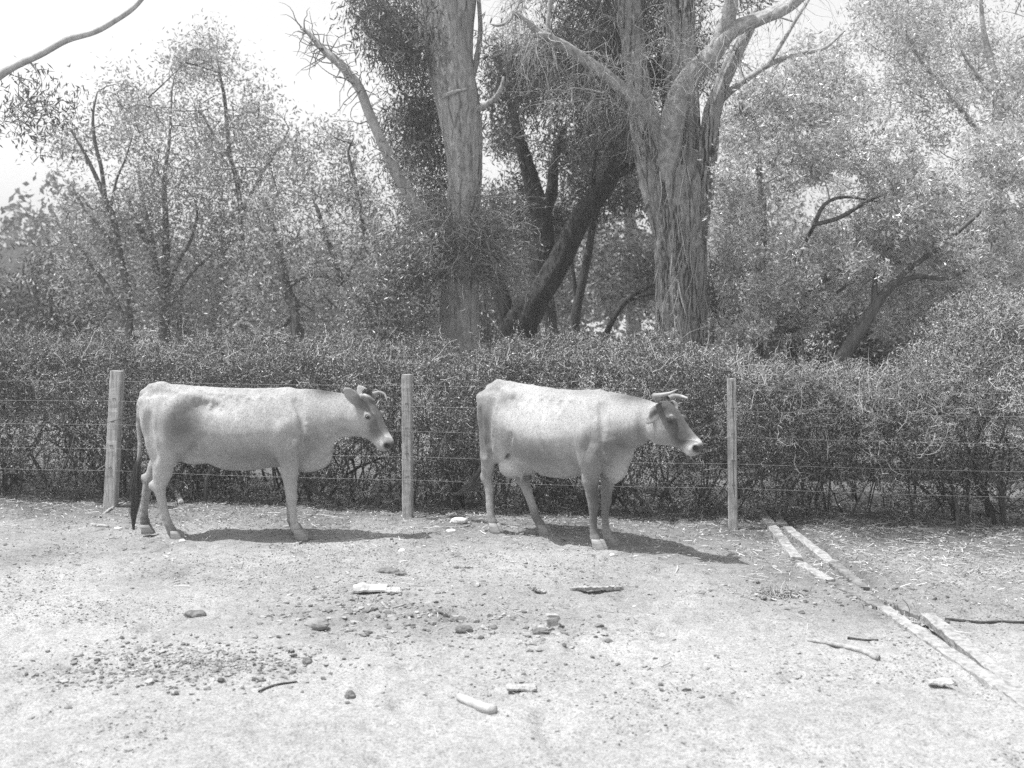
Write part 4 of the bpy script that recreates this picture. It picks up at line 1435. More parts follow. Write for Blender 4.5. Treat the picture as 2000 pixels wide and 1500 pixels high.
    P[:, 0] = p
    ln = 0.9 + 0.5 * rng.random(n3)
    for j in range(1, N):
        d = unit(d + rng.normal(size=(n3, 3)) * [0.22, 0.22, 0.05])
        P[:, j] = P[:, j - 1] + d * (ln / (N - 1))[:, None]
    r = 0.007 + 0.016 * rng.random(n3) ** 2
    R = r[:, None] * np.linspace(1, 0.35, N)[None]
    bag = Bag()
    bag.add(*tubes(P, R, 6))
    m = 2600
    i, k = rng.integers(0, n3, m), rng.integers(1, N - 1, m)
    a = P[i, k]
    dd = unit(rng.normal(size=(m, 3)) + [0, -0.2, 0.5])
    l2 = 0.15 + 0.3 * rng.random(m)
    Q = np.stack([a, a + dd * (l2 / 2)[:, None] + rng.normal(size=(m, 3)) * 0.02, a + dd * l2[:, None] + rng.normal(size=(m, 3)) * 0.03], 1)
    bag.add(*tubes(Q, np.array([[0.006, 0.004, 0.002]]).repeat(m, 0), 4))
    bag.build('stems', M['twig_dark'], root, False)
    # leaf litter lying under it is in the ground litter below


build_hedge()

# ------------------------------------------------------------------ trees
def limb(bag, pts, wid, y, amp=0.10, sides=16, seed=1.0, step=0.05, flare=0.0, freq=2.4, vfreq=1.2, crack=0.0):
    """A limb traced as seen (u, v[, depth change]), wid = its full width in the photograph's pixels."""
    P, R = [], []
    for p, w in zip(pts, wid):
        yy = y + (p[2] if len(p) > 2 else 0.0)
        P.append(W(p[0], p[1], yy))
        R.append(w * 0.5 * yy / F_PX)
    V, F, C, _ = bark_tube(np.array(P), np.array(R), sides, amp, seed, step, flare, freq, vfreq, crack)
    bag.add(V, F)
    return C


def base_of(u, y):
    return np.array([(u - 1000) * y / F_PX, y, 0.0])


def ground_v(y):
    return HORIZON + F_PX * CAM_H / y


def tree_root(name, u, y, label, cat, group=None):
    o = empty(name, tuple(base_of(u, y)))
    tag(o, label, cat, group)
    return o


def leaves_part(root, name, parts, mat, rng):
    o0 = np.array(root.location)
    bag = Bag()
    for V, F in parts:
        bag.add(V - o0, F)
    return bag.build(name, M[mat], root, False)


def wood_part(root, name, bag, mat, twigs=()):
    """Wood of a tree in one mesh: the limbs in bag, and the twigs (P, R, material, sides) that grow from them."""
    V, F = bag.arrays()
    Vs, Fs, mi, mats, n = [V], [F], [np.zeros(len(F), np.int32)], [mat], len(V)
    for P, R, tm, k in twigs:
        v, f = tubes(P, R, k)
        if tm not in mats:
            mats.append(tm)
        Vs.append(v)
        Fs.append(f + n)
        mi.append(np.full(len(f), mats.index(tm), np.int32))
        n += len(v)
    me = mesh_of(name, np.vstack(Vs) - np.array(root.location), np.vstack(Fs), M[mats[0]], True)
    for tm in mats[1:]:
        me.materials.append(M[tm])
    me.polygons.foreach_set('material_index', np.concatenate(mi))
    return link(name, me, root)


def wild_twigs(starts, dirs, n_pts, length, rng, wig=0.35, sag=0.25):
    n = len(starts)
    P = np.empty((n, n_pts, 3))
    P[:, 0] = starts
    d = unit(dirs)
    for j in range(1, n_pts):
        d = unit(d + rng.normal(size=(n, 3)) * wig + np.array([0, 0, -sag / n_pts]))
        P[:, j] = P[:, j - 1] + d * (length / (n_pts - 1))[:, None]
    return P


# --- the big pale gum in the middle
def gum_tree():
    rng = np.random.default_rng(41)
    y = 14.0
    root = tree_root('gum_tree', 898, y, 'big pale gum trunk with a dead broken limb and a bushy skirt of shoots', 'tree')
    t = Bag()
    gv = ground_v(y)
    limb(t, [(900, gv), (898, 760), (897, 690), (897, 600), (902, 500), (905, 400), (907, 320), (900, 230), (884, 140), (868, 60), (852, -40), (836, -140)],
         [112, 92, 82, 76, 68, 68, 70, 82, 88, 84, 78, 70], y, 0.07, 110, 3.1, 0.025, 0.25, 2.4, 0.7, 0.07)
    limb(t, [(905, 330), (898, 230), (893, 140), (895, 60), (905, -40), (915, -140)], [40, 60, 64, 60, 56, 50], y + 0.08, 0.07, 64, 5.7, 0.03, 0, 2.4, 0.7, 0.07)
    d = Bag()
    dead = limb(d, [(880, 520, 0.1), (838, 440, 0.0), (795, 375, -0.1), (757, 300, -0.2), (722, 225, -0.2), (700, 170, -0.25), (664, 125, -0.3), (630, 95, -0.3), (604, 66, -0.3), (590, 54, -0.3)],
                [22, 23, 23, 22, 20, 19, 17, 14, 9, 3], y, 0.16, 16, 8.2, 0.03)
    dl, d = d, Bag()
    limb(d, [(930, 215, -0.1), (948, 206, -0.2), (968, 192, -0.25), (980, 170, -0.3), (984, 150, -0.3)], [16, 14, 12, 9, 5], y, 0.1, 10, 2.0)
    limb(d, [(862, 190, -0.25), (885, 180, -0.3), (912, 175, -0.35)], [9, 8, 6], y, 0.1, 8, 2.5)
    limb(d, [(915, 180, 0.05), (930, 120, 0.05), (938, 60, 0.05), (935, 0, 0.1)], [14, 12, 10, 8], y, 0.1, 10, 2.8)
    wood_part(root, 'stub', d, 'bark_pale')
    # twigs on the dead limb
    i = rng.integers(len(dead) // 5, len(dead), 150)
    P = wild_twigs(dead[i], rng.normal(size=(150, 3)) + [-0.2, -0.2, 0.1], 7, 0.15 + 0.5 * rng.random(150), rng, 0.4, 0.1)
    R = np.linspace(0.009, 0.002, 7)[None].repeat(150, 0)
    wood_part(root, 'dead_limb', dl, 'bark_bleached', [(P, R, 'twig_mid', 4)])
    # skirt of shoots round the trunk
    n = 850
    a = rng.uniform(0, 2 * math.pi, n)
    vv = np.clip(rng.normal(480, 48, n), 370, 545)
    c = np.stack([(900 - 1000) * y / F_PX + 0.22 * np.cos(a), y + 0.22 * np.sin(a), CAM_H - (vv - HORIZON) * y / F_PX], 1)
    dr = np.stack([np.cos(a), np.sin(a) - 0.25, 0.25 + 0.3 * rng.normal(size=n)], 1)
    P = wild_twigs(c, dr, 9, 0.35 + 0.75 * rng.random(n), rng, 0.30, 0.9)
    R = np.linspace(0.0055, 0.0013, 9)[None].repeat(n, 0)
    shoots = (P, R, 'twig_mid', 4)
    L1 = twig_leaves(P[:, 2:], 7, rng, 0.05, 0.07, 0.013, 0.5)
    # hanging crown above
    sk = [np.array([W(868, 60, y), W(852, -40, y), W(836, -140, y), W(905, -40, y), W(915, -140, y)])]
    sp = np.vstack([crown_spots([(690, -40), (830, -40), (832, 60), (815, 140), (775, 130), (740, 105), (712, 70)], 13.0, 15.0, 120, rng, 0.4, 1.3, 3),
                    crown_spots([(770, 120), (860, 120), (880, 340), (800, 330)], 14.2, 16.0, 70, rng, 0.45, 1.4, 8),
                    crown_spots([(745, 230), (860, 200), (875, 470), (780, 480)], 14.3, 16.0, 110, rng, 0.50, 1.5, 12),
                    crown_spots([(935, -30), (1240, -40), (1250, 200), (1190, 310), (1060, 340), (985, 300), (950, 230), (975, 110)], 14.4, 16.4, 330, rng, 0.55, 1.2, 9),
                    crown_spots([(560, -420), (1200, -420), (1200, -60), (640, -60)], 12.5, 16.5, 120, rng, 0.5, 0.9, 5)])
    P2, R2 = grow(sk, sp, rng, 0.12, 0.014)
    wood_part(root, 'trunk', t, 'bark_pale', [shoots, (P2, R2, 'twig_mid', 4)])
    L2 = twig_leaves(P2[:, 1:], 52, rng, 0.17, 0.105, 0.018, 1.1)
    leaves_part(root, 'shoot_leaves', [L1], 'leaf_mid', rng)
    leaves_part(root, 'crown', [L2], 'leaf_dark', rng)


gum_tree()


# --- the forked stringybark on the right
def stringybark():
    rng = np.random.default_rng(43)
    y = 13.6
    root = tree_root('stringybark_tree', 1330, y, 'thick ragged-barked trunk forking into many bare limbs, right of centre', 'tree')
    t = Bag()
    gv = ground_v(y)
    limb(t, [(1336, gv), (1332, 760), (1330, 690), (1331, 640), (1330, 540), (1328, 440), (1322, 360), (1318, 300)], [140, 122, 108, 100, 97, 100, 112, 104], y, 0.13, 150, 6.4, 0.022, 0.35, 3.2, 0.7, 0.16)
    limb(t, [(1300, 470), (1282, 380), (1266, 300), (1256, 240), (1244, 140), (1232, 40), (1224, -60)], [40, 56, 56, 52, 50, 48, 44], y, 0.14, 72, 1.3, 0.03, 0, 2.8, 0.8, 0.15)
    limb(t, [(1322, 420), (1318, 330), (1318, 250), (1320, 150), (1318, 40), (1312, -80)], [50, 60, 62, 46, 40, 36], y + 0.18, 0.12, 56, 2.3, 0.03, 0, 2.6, 0.8, 0.14)
    limb(t, [(1345, 450), (1352, 360), (1349, 270), (1346, 170), (1342, 60), (1340, -60)], [40, 44, 42, 36, 32, 28], y + 0.05, 0.12, 48, 3.3, 0.03, 0, 2.6, 0.8, 0.14)
    limb(t, [(1362, 480), (1376, 380), (1384, 290), (1392, 220), (1412, 160), (1440, 100), (1462, 60), (1478, 20)], [30, 36, 36, 34, 30, 26, 20, 16], y - 0.1, 0.18, 48, 4.3, 0.03, 0, 2.6, 0.8, 0.14)
    b = Bag()
    sk = []
    sk.append(limb(b, [(1308, 470, 0.02), (1308, 340, -0.16), (1312, 250, -0.30), (1332, 180, -0.45), (1362, 135, -0.6), (1392, 105, -0.7), (1426, 62, -0.8), (1480, 38, -0.9), (1540, 12, -1.0), (1600, -40, -1.1)],
                   [20, 42, 48, 46, 42, 40, 34, 30, 26, 20], y, 0.08, 36, 7.3, 0.04, 0, 2.4, 1.0, 0.06))
    sk.append(limb(b, [(1400, 95, -0.7), (1418, 50, -0.8), (1428, 10, -0.9), (1432, -60, -1.0)], [34, 28, 26, 22], y, 0.08, 18, 8.3))
    sk.append(limb(b, [(1304, 340, 0.05), (1284, 250, -0.22), (1262, 215, -0.4), (1225, 180, -0.55), (1182, 145, -0.7), (1140, 115, -0.85), (1100, 88, -1.0), (1060, 68, -1.1), (1028, 42, -1.2), (1000, 22, -1.3)],
                   [20, 32, 32, 28, 25, 22, 19, 15, 12, 8], y, 0.10, 24, 9.3, 0.04, 0, 2.4, 1.4, 0.05))
    sk.append(limb(b, [(1072, 72, -1.1), (1052, 68, -1.15), (1040, 72, -1.2)], [16, 13, 6], y, 0.06, 10, 1.3))
    sk.append(limb(b, [(1068, 70, -1.1), (1072, 30, -1.1), (1076, -10, -1.1)], [11, 9, 7], y, 0.06, 10, 1.9))
    sk.append(limb(b, [(1004, 24, -1.3), (990, 44, -1.3), (970, 50, -1.3), (958, 46, -1.3)], [8, 7, 6, 3], y, 0.06, 8, 1.7))
    sk.append(limb(b, [(1398, 205, 0.0), (1430, 175, 0.1), (1475, 143, 0.2), (1520, 118, 0.3), (1570, 103, 0.4), (1610, 94, 0.5), (1650, 60, 0.6)], [17, 15, 12, 10, 9, 7, 4], y, 0.06, 10, 2.9))
    sk.append(limb(b, [(1500, 128, 0.25), (1530, 80, 0.3), (1560, 30, 0.3), (1580, 0, 0.3)], [9, 8, 7, 5], y, 0.06, 10, 2.1))
    # loose strips of bark
    n = 90
    uu, vv = rng.uniform(1285, 1378, n), rng.uniform(240, 660, n)
    S = np.array([W(u, v, y - 0.33 + 0.16 * ((u - 1330) / 48.0) ** 2) for u, v in zip(uu, vv)])
    P = wild_twigs(S, rng.normal(size=(n, 3)) * 0.12 + [0, -0.04, -1], 6, 0.15 + 0.35 * rng.random(n), rng, 0.10, 0.2)
    R = (0.004 + 0.006 * rng.random(n))[:, None] * np.array([1, 1.1, 1, 0.9, 0.7, 0.3])[None]
    strips = (P, R, 'twig_mid', 4)
    # crown, most of it above the picture
    sp = np.vstack([crown_spots([(1000, -420), (1300, -420), (1280, -70), (1060, -70)], 12.5, 15.5, 110, rng, 0.55, 0.9, 6),
                    np.array([0.95, 9.7, 6.1]) + rng.normal(size=(60, 3)) * [0.75, 0.32, 0.22],  # unseen bough added to throw shade on the ground at right
                    crown_spots([(1120, -40), (1480, -40), (1440, 120), (1300, 180), (1180, 120)], 13.8, 15.6, 120, rng, 0.45, 1.2, 4)])
    P2, R2 = grow(sk, sp, rng, 0.1, 0.014)
    # fine hanging twigs, from the limbs and from bare side branches
    bare = crown_spots([(985, -60), (1470, -60), (1480, 90), (1400, 190), (1300, 240), (1180, 260), (1060, 200), (990, 110)], 12.6, 14.8, 150, rng, 0.45, 1.5, 2)
    P3, R3 = grow(sk, bare, rng, 0.08, 0.012)
    n = 1250
    pool = np.vstack([P3[:, 2:].reshape(-1, 3), np.vstack([q for q in sk[:4]])])
    pool = pool[pool[:, 2] > W(1200, 270, 13.5)[2]]
    sp = pool[rng.integers(0, len(pool), n)]
    dr = rng.normal(size=(n, 3)) * 0.8 + [-0.35, -0.1, -0.35]
    P4 = wild_twigs(sp, dr, 9, 0.25 + 0.6 * rng.random(n), rng, 0.26, 1.5)
    R4 = np.linspace(0.0034, 0.0010, 9)[None].repeat(n, 0)
    wood_part(root, 'trunk', t, 'bark_string', [strips])
    wood_part(root, 'limbwood', b, 'bark_limb', [(P2, R2, 'twig_mid', 4), (P3, R3, 'twig_mid', 4), (P4, R4, 'twig_pale', 3)])
    leaves_part(root, 'crown', [twig_leaves(P2[:, 1:], 85, rng, 0.14, 0.10, 0.018, 0.9)], 'leaf_dark', rng)


stringybark()


# --- the dark leaning tree between them
def leaning_tree():
    rng = np.random.default_rng(47)
    y = 16.0
    root = tree_root('leaning_tree', 1015, y, 'dark rough trunk forking low, one arm leaning right, between the two big trunks', 'tree')
    t = Bag()
    gv = ground_v(y)
    sk = [limb(t, [(1004, gv), (1006, 720), (1010, 650), (1030, 605), (1062, 560), (1090, 515), (1112, 470), (1135, 425), (1165, 385), (1190, 352), (1206, 305), (1216, 265), (1232, 225), (1252, 170)],
               [92, 82, 74, 52, 47, 45, 43, 40, 36, 31, 27, 24, 19, 12], y, 0.14, 26, 4.9, 0.05, 0.2, 2.8, 0.9),
          limb(t, [(990, 700), (992, 650), (985, 600), (975, 560), (965, 520)], [50, 44, 36, 30, 20], y + 0.3, 0.14, 18, 3.9),
          limb(t, [(1025, 640), (1046, 600), (1060, 540), (1062, 480), (1056, 420), (1040, 360), (1026, 310), (1012, 260), (1000, 200)],
               [44, 42, 40, 42, 40, 32, 26, 20, 12], y + 0.3, 0.14, 20, 5.9),
          limb(t, [(1062, 420), (1078, 370), (1082, 320), (1100, 250)], [26, 24, 18, 10], y + 0.5, 0.12, 14, 6.9),
          limb(t, [(1190, 345), (1218, 335), (1245, 315), (1275, 305)], [18, 16, 14, 10], y, 0.1, 12, 7.9),
          limb(t, [(1140, 430), (1158, 380), (1160, 330), (1172, 270)], [14, 12, 9, 6], y + 0.2, 0.1, 10, 8.9)]
    sp = np.vstack([crown_spots([(960, 40), (1260, 20), (1300, 200), (1260, 330), (1100, 330), (1000, 330), (950, 260)], 16.6, 18.8, 230, rng, 0.56, 1.2, 2),
                    crown_spots([(940, 380), (1060, 340), (1130, 420), (1080, 520), (1000, 560), (940, 480)], 16.2, 18.0, 70, rng, 0.55, 1.3, 8)])
    P2, R2 = grow(sk, sp, rng, 0.08, 0.014)
    wood_part(root, 'trunk', t, 'bark_dark', [(P2, R2, 'twig_dark', 4)])
    leaves_part(root, 'crown', [twig_leaves(P2[:, 1:], 95, rng, 0.14, 0.095, 0.020, 0.5)], 'leaf_dark', rng)


leaning_tree()


def tree(name, u, y, label, cat, stems, polys, leafmat, wood='bark_thin', twig='twig_dark', per=80, spread=0.15, L=0.08, Wd=0.026,
         droop=0.1, seed=1, group=None, sag=0.05):
    """stems: list of (points, widths); polys: list of (outline, near, far, clusters, lump)."""
    rng = np.random.default_rng(seed)
    root = tree_root(name, u, y, label, cat, group)
    t = Bag()
    sk = [limb(t, p, w, y, 0.10, 12, seed * 0.7 + i, 0.07, 0, 2.0, 1.0) for i, (p, w) in enumerate(stems)]
    sp = np.vstack([crown_spots(q[0], q[1], q[2], q[3], rng, q[4], q[5] if len(q) > 5 else 1.0, seed * 3.1 + i) for i, q in enumerate(polys)])
    P2, R2 = grow(sk, sp, rng, sag, 0.013)
    wood_part(root, 'trunk', t, wood, [(P2, R2, twig, 4)])
    leaves_part(root, 'crown', [twig_leaves(P2[:, 1:], per, rng, spread, L, Wd, droop)], leafmat, rng)
    return root


# --- slender trees on the left
tree('slender_tree', 255, 18.0, 'slender many-stemmed tree, leftmost of the thin trees behind the hedge', 'tree',
     [([(262, ground_v(18)), (258, 700), (252, 640), (248, 560), (235, 500), (222, 430), (206, 390), (185, 340), (160, 290), (135, 250)], [22, 20, 17, 15, 13, 12, 10, 8, 6, 3]),
      ([(252, 640), (230, 600), (205, 555), (180, 520), (150, 480), (118, 440)], [13, 11, 9, 8, 6, 3]),
      ([(240, 520), (215, 470), (185, 430), (160, 400), (140, 365)], [9, 9, 8, 6, 3]),
      ([(206, 390), (198, 330), (184, 270), (182, 220), (190, 180)], [9, 8, 7, 5, 3]), ([(215, 410), (228, 350), (245, 310), (260, 260)], [6, 5, 4, 2])],
     [([(95, 260), (150, 200), (250, 160), (300, 230), (320, 420), (300, 600), (110, 620), (100, 470)], 16.8, 19.5, 230, 0.62, 1.5)],
     'leaf_light', per=50, spread=0.20, seed=51, group='slender trees behind the hedge')
tree('slender_tree', 320, 18.6, 'slender tree with dark upright stems fanning from one base, second from the left', 'tree',
     [([(322, ground_v(18.6)), (321, 700), (321, 640), (322, 570), (324, 500), (323, 420), (321, 350), (330, 280), (335, 200)], [28, 26, 23, 19, 15, 11, 8, 6, 3]),
      ([(320, 600), (308, 540), (295, 490), (275, 450), (258, 410), (245, 370)], [16, 15, 13, 11, 8, 5]), ([(305, 530), (298, 470), (286, 420), (276, 370), (270, 320)], [9, 9, 8, 6, 3]),
      ([(328, 560), (350, 510), (372, 470), (385, 420), (380, 390)], [8, 7, 6, 5, 3]), ([(330, 600), (370, 540), (410, 500), (450, 470)], [7, 6, 5, 3])],
     [([(230, 210), (330, 110), (380, 70), (450, 100), (480, 200), (470, 420), (450, 620), (240, 600)], 17.4, 20.2, 250, 0.62, 1.5)],
     'leaf_light', per=50, spread=0.20, seed=53, group='slender trees behind the hedge')
tree('slender_tree', 470, 19.4, 'tall slender tree whose thin dark leader shows against the bright gap left of centre', 'tree',
     [([(480, ground_v(19.4)), (478, 690), (474, 560), (470, 420), (462, 350), (450, 310), (444, 250), (438, 190), (430, 150), (424, 110)], [22, 20, 15, 11, 10, 9, 8, 7, 5, 2]),
      ([(452, 310), (430, 285), (412, 255), (396, 225), (380, 215)], [8, 7, 6, 5, 3]), ([(470, 420), (500, 360), (530, 310), (555, 270), (565, 250)], [8, 7, 6, 5, 3])],
     [([(370, 110), (420, 60), (470, 90), (540, 190), (560, 300), (520, 380), (400, 360), (370, 260)], 18.2, 20.5, 150, 0.62, 1.5),
      ([(380, 420), (520, 400), (560, 480), (560, 640), (380, 640)], 18.4, 20.6, 170, 0.45)],
     'leaf_light', per=48, spread=0.20, seed=55, group='slender trees behind the hedge')
tree('slender_tree', 575, 17.4, 'leaning slender tree with a thick crooked foot, nearest the dead limb', 'tree',
     [([(560, ground_v(17.4)), (572, 720), (582, 650), (576, 600), (560, 565), (548, 500), (530, 440), (515, 380)], [34, 32, 26, 24, 22, 16, 12, 6]),
      ([(576, 610), (548, 640), (530, 628), (512, 620)], [14, 10, 8, 4]),
      ([(668, 560), (655, 510), (636, 460), (622, 415), (612, 390)], [12, 12, 10, 8, 4]), ([(715, 470), (702, 400), (690, 340), (680, 300), (690, 270)], [9, 8, 7, 5, 3]),
      ([(560, 560), (600, 540), (640, 540), (668, 560)], [12, 10, 10, 11]), ([(668, 560), (690, 520), (712, 475)], [9, 8, 8])],
     [([(530, 260), (640, 250), (700, 290), (740, 400), (760, 560), (740, 650), (470, 650), (460, 480), (500, 360)], 16.0, 19.0, 340, 0.56, 1.4)],
     'leaf_light', per=54, spread=0.18, seed=57, group='slender trees behind the hedge')

# --- leafy shrub in front of the gum's left side
tree('leafy_shrub', 770, 13.2, 'leafy pale-flecked shrub against the left side of the big gum', 'shrub',
     [([(770, ground_v(13.2)), (768, 700), (775, 600), (790, 500)], [14, 12, 8, 4]), ([(770, 700), (740, 620), (720, 550)], [8, 6, 3]), ([(772, 680), (820, 600), (840, 520)], [8, 6, 3])],
     [([(690, 560), (750, 470), (845, 450), (835, 690), (680, 690)], 12.6, 14.0, 200, 0.50, 1.8)],
     'leaf_mid', twig='twig_mid', per=54, spread=0.09, L=0.06, Wd=0.018, seed=61)

# --- broad bright-leaved trees on the right
tree('broad_tree', 1510, 13.4, 'broad silvery-leaved tree with low splayed stems just right of the ragged trunk', 'tree',
     [([(1500, ground_v(13.4)), (1506, 740), (1512, 670), (1535, 620), (1570, 575), (1610, 545), (1660, 525), (1715, 512), (1780, 515)], [40, 36, 28, 22, 18, 15, 12, 9, 5]),
      ([(1508, 690), (1528, 640), (1540, 580), (1548, 520)], [20, 15, 10, 6]), ([(1520, 650), (1560, 640), (1600, 600), (1650, 560), (1700, 520)], [10, 9, 8, 6, 4]),
      ([(1585, 440, -0.4), (1640, 425, -0.5), (1690, 395, -0.5), (1750, 365, -0.5), (1800, 330, -0.5)], [8, 9, 8, 6, 4]),
      ([(1550, 530), (1570, 480), (1590, 440, -0.4)], [6, 7, 8]), ([(1590, 440, -0.4), (1610, 400, -0.5), (1650, 385, -0.5), (1720, 395, -0.5)], [9, 7, 6, 3])],
     [([(1395, 330), (1450, 180), (1560, 110), (1660, 120), (1760, 200), (1800, 330), (1790, 480), (1700, 560), (1560, 660), (1420, 670), (1395, 520)], 12.3, 15.2, 760, 0.56, 1.6)],
     'leaf_olive', twig='twig_mid', per=80, spread=0.065, L=0.062, Wd=0.018, droop=0.2, seed=63, group='broad bright-leaved trees')
tree('broad_tree', 1660, 12.6, 'broad tree with a pale slanting stem over the low stretch of hedge at right', 'tree',
     [([(1600, ground_v(12.6)), (1625, 740), (1650, 690), (1690, 630), (1715, 590), (1740, 560), (1770, 530)], [34, 30, 26, 24, 20, 16, 10]),
      ([(1708, 600), (1708, 560), (1712, 520)], [14, 11, 8]), ([(1740, 560), (1790, 540), (1850, 545), (1900, 520)], [12, 10, 8, 4]), ([(1770, 530), (1850, 470), (1930, 400), (1990, 330)], [10, 9, 7, 4])],
     [([(1760, 330), (1880, 260), (2060, 240), (2080, 560), (1940, 560), (1800, 520), (1700, 500)], 11.8, 14.6, 420, 0.56, 1.6),
      ([(1700, 540), (2060, 520), (2060, 720), (1800, 720), (1690, 640)], 13.4, 15.0, 150, 0.50, 1.4)],
     'leaf_olive', twig='twig_mid', per=80, spread=0.065, L=0.062, Wd=0.018, droop=0.2, seed=65, group='broad bright-leaved trees')
tree('broad_tree', 1880, 16.5, 'tall bright-leaved tree rising behind the others in the upper right corner', 'tree',
     [([(1900, ground_v(16.5)), (1925, 600), (1945, 300), (1950, 190), (1935, 120), (1920, 50), (1915, -30)], [40, 36, 26, 20, 14, 10, 6]),
      ([(1955, 198), (1920, 160), (1890, 120), (1870, 80)], [10, 9, 7, 4]), ([(1945, 250), (1990, 180), (2030, 120)], [9, 7, 4]), ([(1945, 300), (1850, 180), (1800, 120), (1770, 60)], [12, 9, 7, 4])],
     [([(1620, 60), (1700, -20), (1900, -60), (2120, -40), (2120, 330), (1900, 330), (1760, 260), (1650, 160)], 15.4, 18.6, 520, 0.54, 1.4)],
     'leaf_olive', wood='bark_limb', twig='twig_mid', per=72, spread=0.12, L=0.08, Wd=0.020, droop=0.2, seed=67, group='broad bright-leaved trees')
tree('broad_tree', 1500, 19.0, 'bright leafy tree filling the gap behind the ragged trunk', 'tree',
     [([(1480, ground_v(19)), (1480, 600), (1490, 420), (1480, 280), (1500, 150)], [26, 22, 16, 10, 4])],
     [([(1380, 90), (1470, 110), (1560, 60), (1660, 80), (1660, 640), (1390, 640)], 17.6, 20.4, 380, 0.58, 1.3)],
     'leaf_olive', per=66, spread=0.12, L=0.09, Wd=0.024, seed=69, group='broad bright-leaved trees')

# --- trunks seen through the gap between the two big trunks
tree('distant_tree', 1135, 20.0, 'thin dark tree seen through the gap, its trunk kinked near the hedge', 'tree',
     [([(1118, ground_v(20)), (1122, 640), (1135, 560), (1148, 500), (1160, 430), (1180, 360), (1190, 300)], [22, 20, 18, 16, 14, 10, 6]),
      ([(1128, 600), (1118, 520), (1110, 460)], [10, 8, 5])],
     [([(1080, 250), (1240, 240), (1270, 420), (1200, 480), (1100, 420)], 19.2, 21.5, 130, 0.55)], 'leaf_dark', wood='bark_dark', per=70, spread=0.2, L=0.10, Wd=0.03, seed=71)
tree('distant_tree', 1075, 21.0, 'short dark trunk in the gap beside the foot of the leaning tree', 'tree',
     [([(1078, ground_v(21)), (1076, 640), (1072, 590), (1066, 540)], [30, 26, 24, 16])],
     [([(1030, 430), (1130, 430), (1120, 560), (1050, 570)], 20.4, 22.0, 45, 0.5)], 'leaf_dark', wood='bark_dark', per=70, spread=0.2, L=0.10, Wd=0.03, seed=73)
tree('distant_tree', 1232, 24.0, 'straight greyish trunk in the gap just left of the ragged trunk', 'tree',
     [([(1240, ground_v(24)), (1236, 640), (1231, 520), (1230, 400), (1226, 280)], [30, 27, 26, 24, 20])],
     [([(1150, 460), (1290, 470), (1290, 600), (1150, 600)], 22.5, 25.0, 70, 0.55), ([(1140, 240), (1300, 240), (1300, 400), (1160, 400)], 23, 25.5, 90, 0.5)],
     'leaf_dark', wood='bark_limb', per=66, spread=0.25, L=0.11, Wd=0.035, seed=75)
tree('distant_tree', 1185, 17.5, 'low crooked dark branch-like tree leaning right in the gap', 'tree',
     [([(1160, ground_v(17.5)), (1176, 690), (1190, 640), (1210, 605), (1232, 580), (1260, 565), (1300, 545)], [16, 14, 13, 12, 11, 9, 5]), ([(1225, 588), (1260, 578), (1300, 572)], [6, 5, 3])],
     [([(1220, 500), (1300, 500), (1300, 580), (1240, 590)], 17.0, 18.5, 30, 0.4)], 'leaf_dark', wood='bark_dark', per=60, spread=0.14, L=0.08, Wd=0.02, seed=77)

tree('drooping_shrub', 1440, 16.0, 'dark drooping shrub with long low branches right of the ragged trunk', 'shrub',
     [([(1560, ground_v(16)), (1540, 650), (1500, 615), (1450, 607), (1390, 608)], [22, 18, 14, 11, 7]), ([(1500, 615), (1450, 570), (1400, 540)], [8, 6, 3])],
     [([(1385, 520), (1500, 520), (1560, 640), (1480, 600), (1390, 600)], 15.5, 17.0, 90, 0.4)], 'leaf_dark', wood='bark_dark', per=60, spread=0.12, L=0.08, Wd=0.016, droop=0.8, seed=79)

# --- undergrowth behind the hedge: rounded bushes, each a thing
bush_spec = [(40, 20.0, 470, 260, 'tall bush at the far left standing in front of the shed'), (1630, 17.5, 585, 220, 'low dense bush right of the splayed stems, just above the hedge'), (120, 21.5, 520, 300, 'low bushy shrub at the far left beside the shed'), (420, 23.5, 520, 240, 'wide dark bush low between the fanning stems and the crooked foot'),
             (640, 22.0, 500, 220, 'tall leafy bush behind the leaning slender tree'), (980, 24.0, 540, 200, 'dark bush low in the gap behind the leaning trunk'),
             (1400, 25.0, 520, 220, 'bush behind the ragged trunk, to its right'), (1850, 19.0, 520, 260, 'dense dark bush under the pale slanting stem')]
for i, (u, y, vt, w, lab) in enumerate(bush_spec):
    gv = ground_v(y)
    tree('bush', u, y, lab, 'bush',
         [([(u, gv), (u - 10, (gv + vt) / 2 + 20), (u + 8, vt + 30)], [16, 11, 4]), ([(u, gv), (u - w * 0.25, (gv + vt) / 2), (u - w * 0.3, vt + 50)], [10, 7, 3]),
          ([(u, gv), (u + w * 0.25, (gv + vt) / 2), (u + w * 0.3, vt + 50)], [10, 7, 3])],
         [([(u - w * 0.55, gv - 10), (u - w * 0.55, vt + 70), (u - w * 0.25, vt + 8), (u, vt), (u + w * 0.3, vt + 14), (u + w * 0.55, vt + 70), (u + w * 0.55, gv - 10)],
           y - 1.0, y + 1.4, 260 if w > 210 else 200, 0.42)], 'leaf_dark' if i in (0, 1, 3, 5, 7) else 'leaf_light', per=62, spread=0.19, L=0.095, Wd=0.035, seed=81 + i,
         group='bushes behind the hedge')


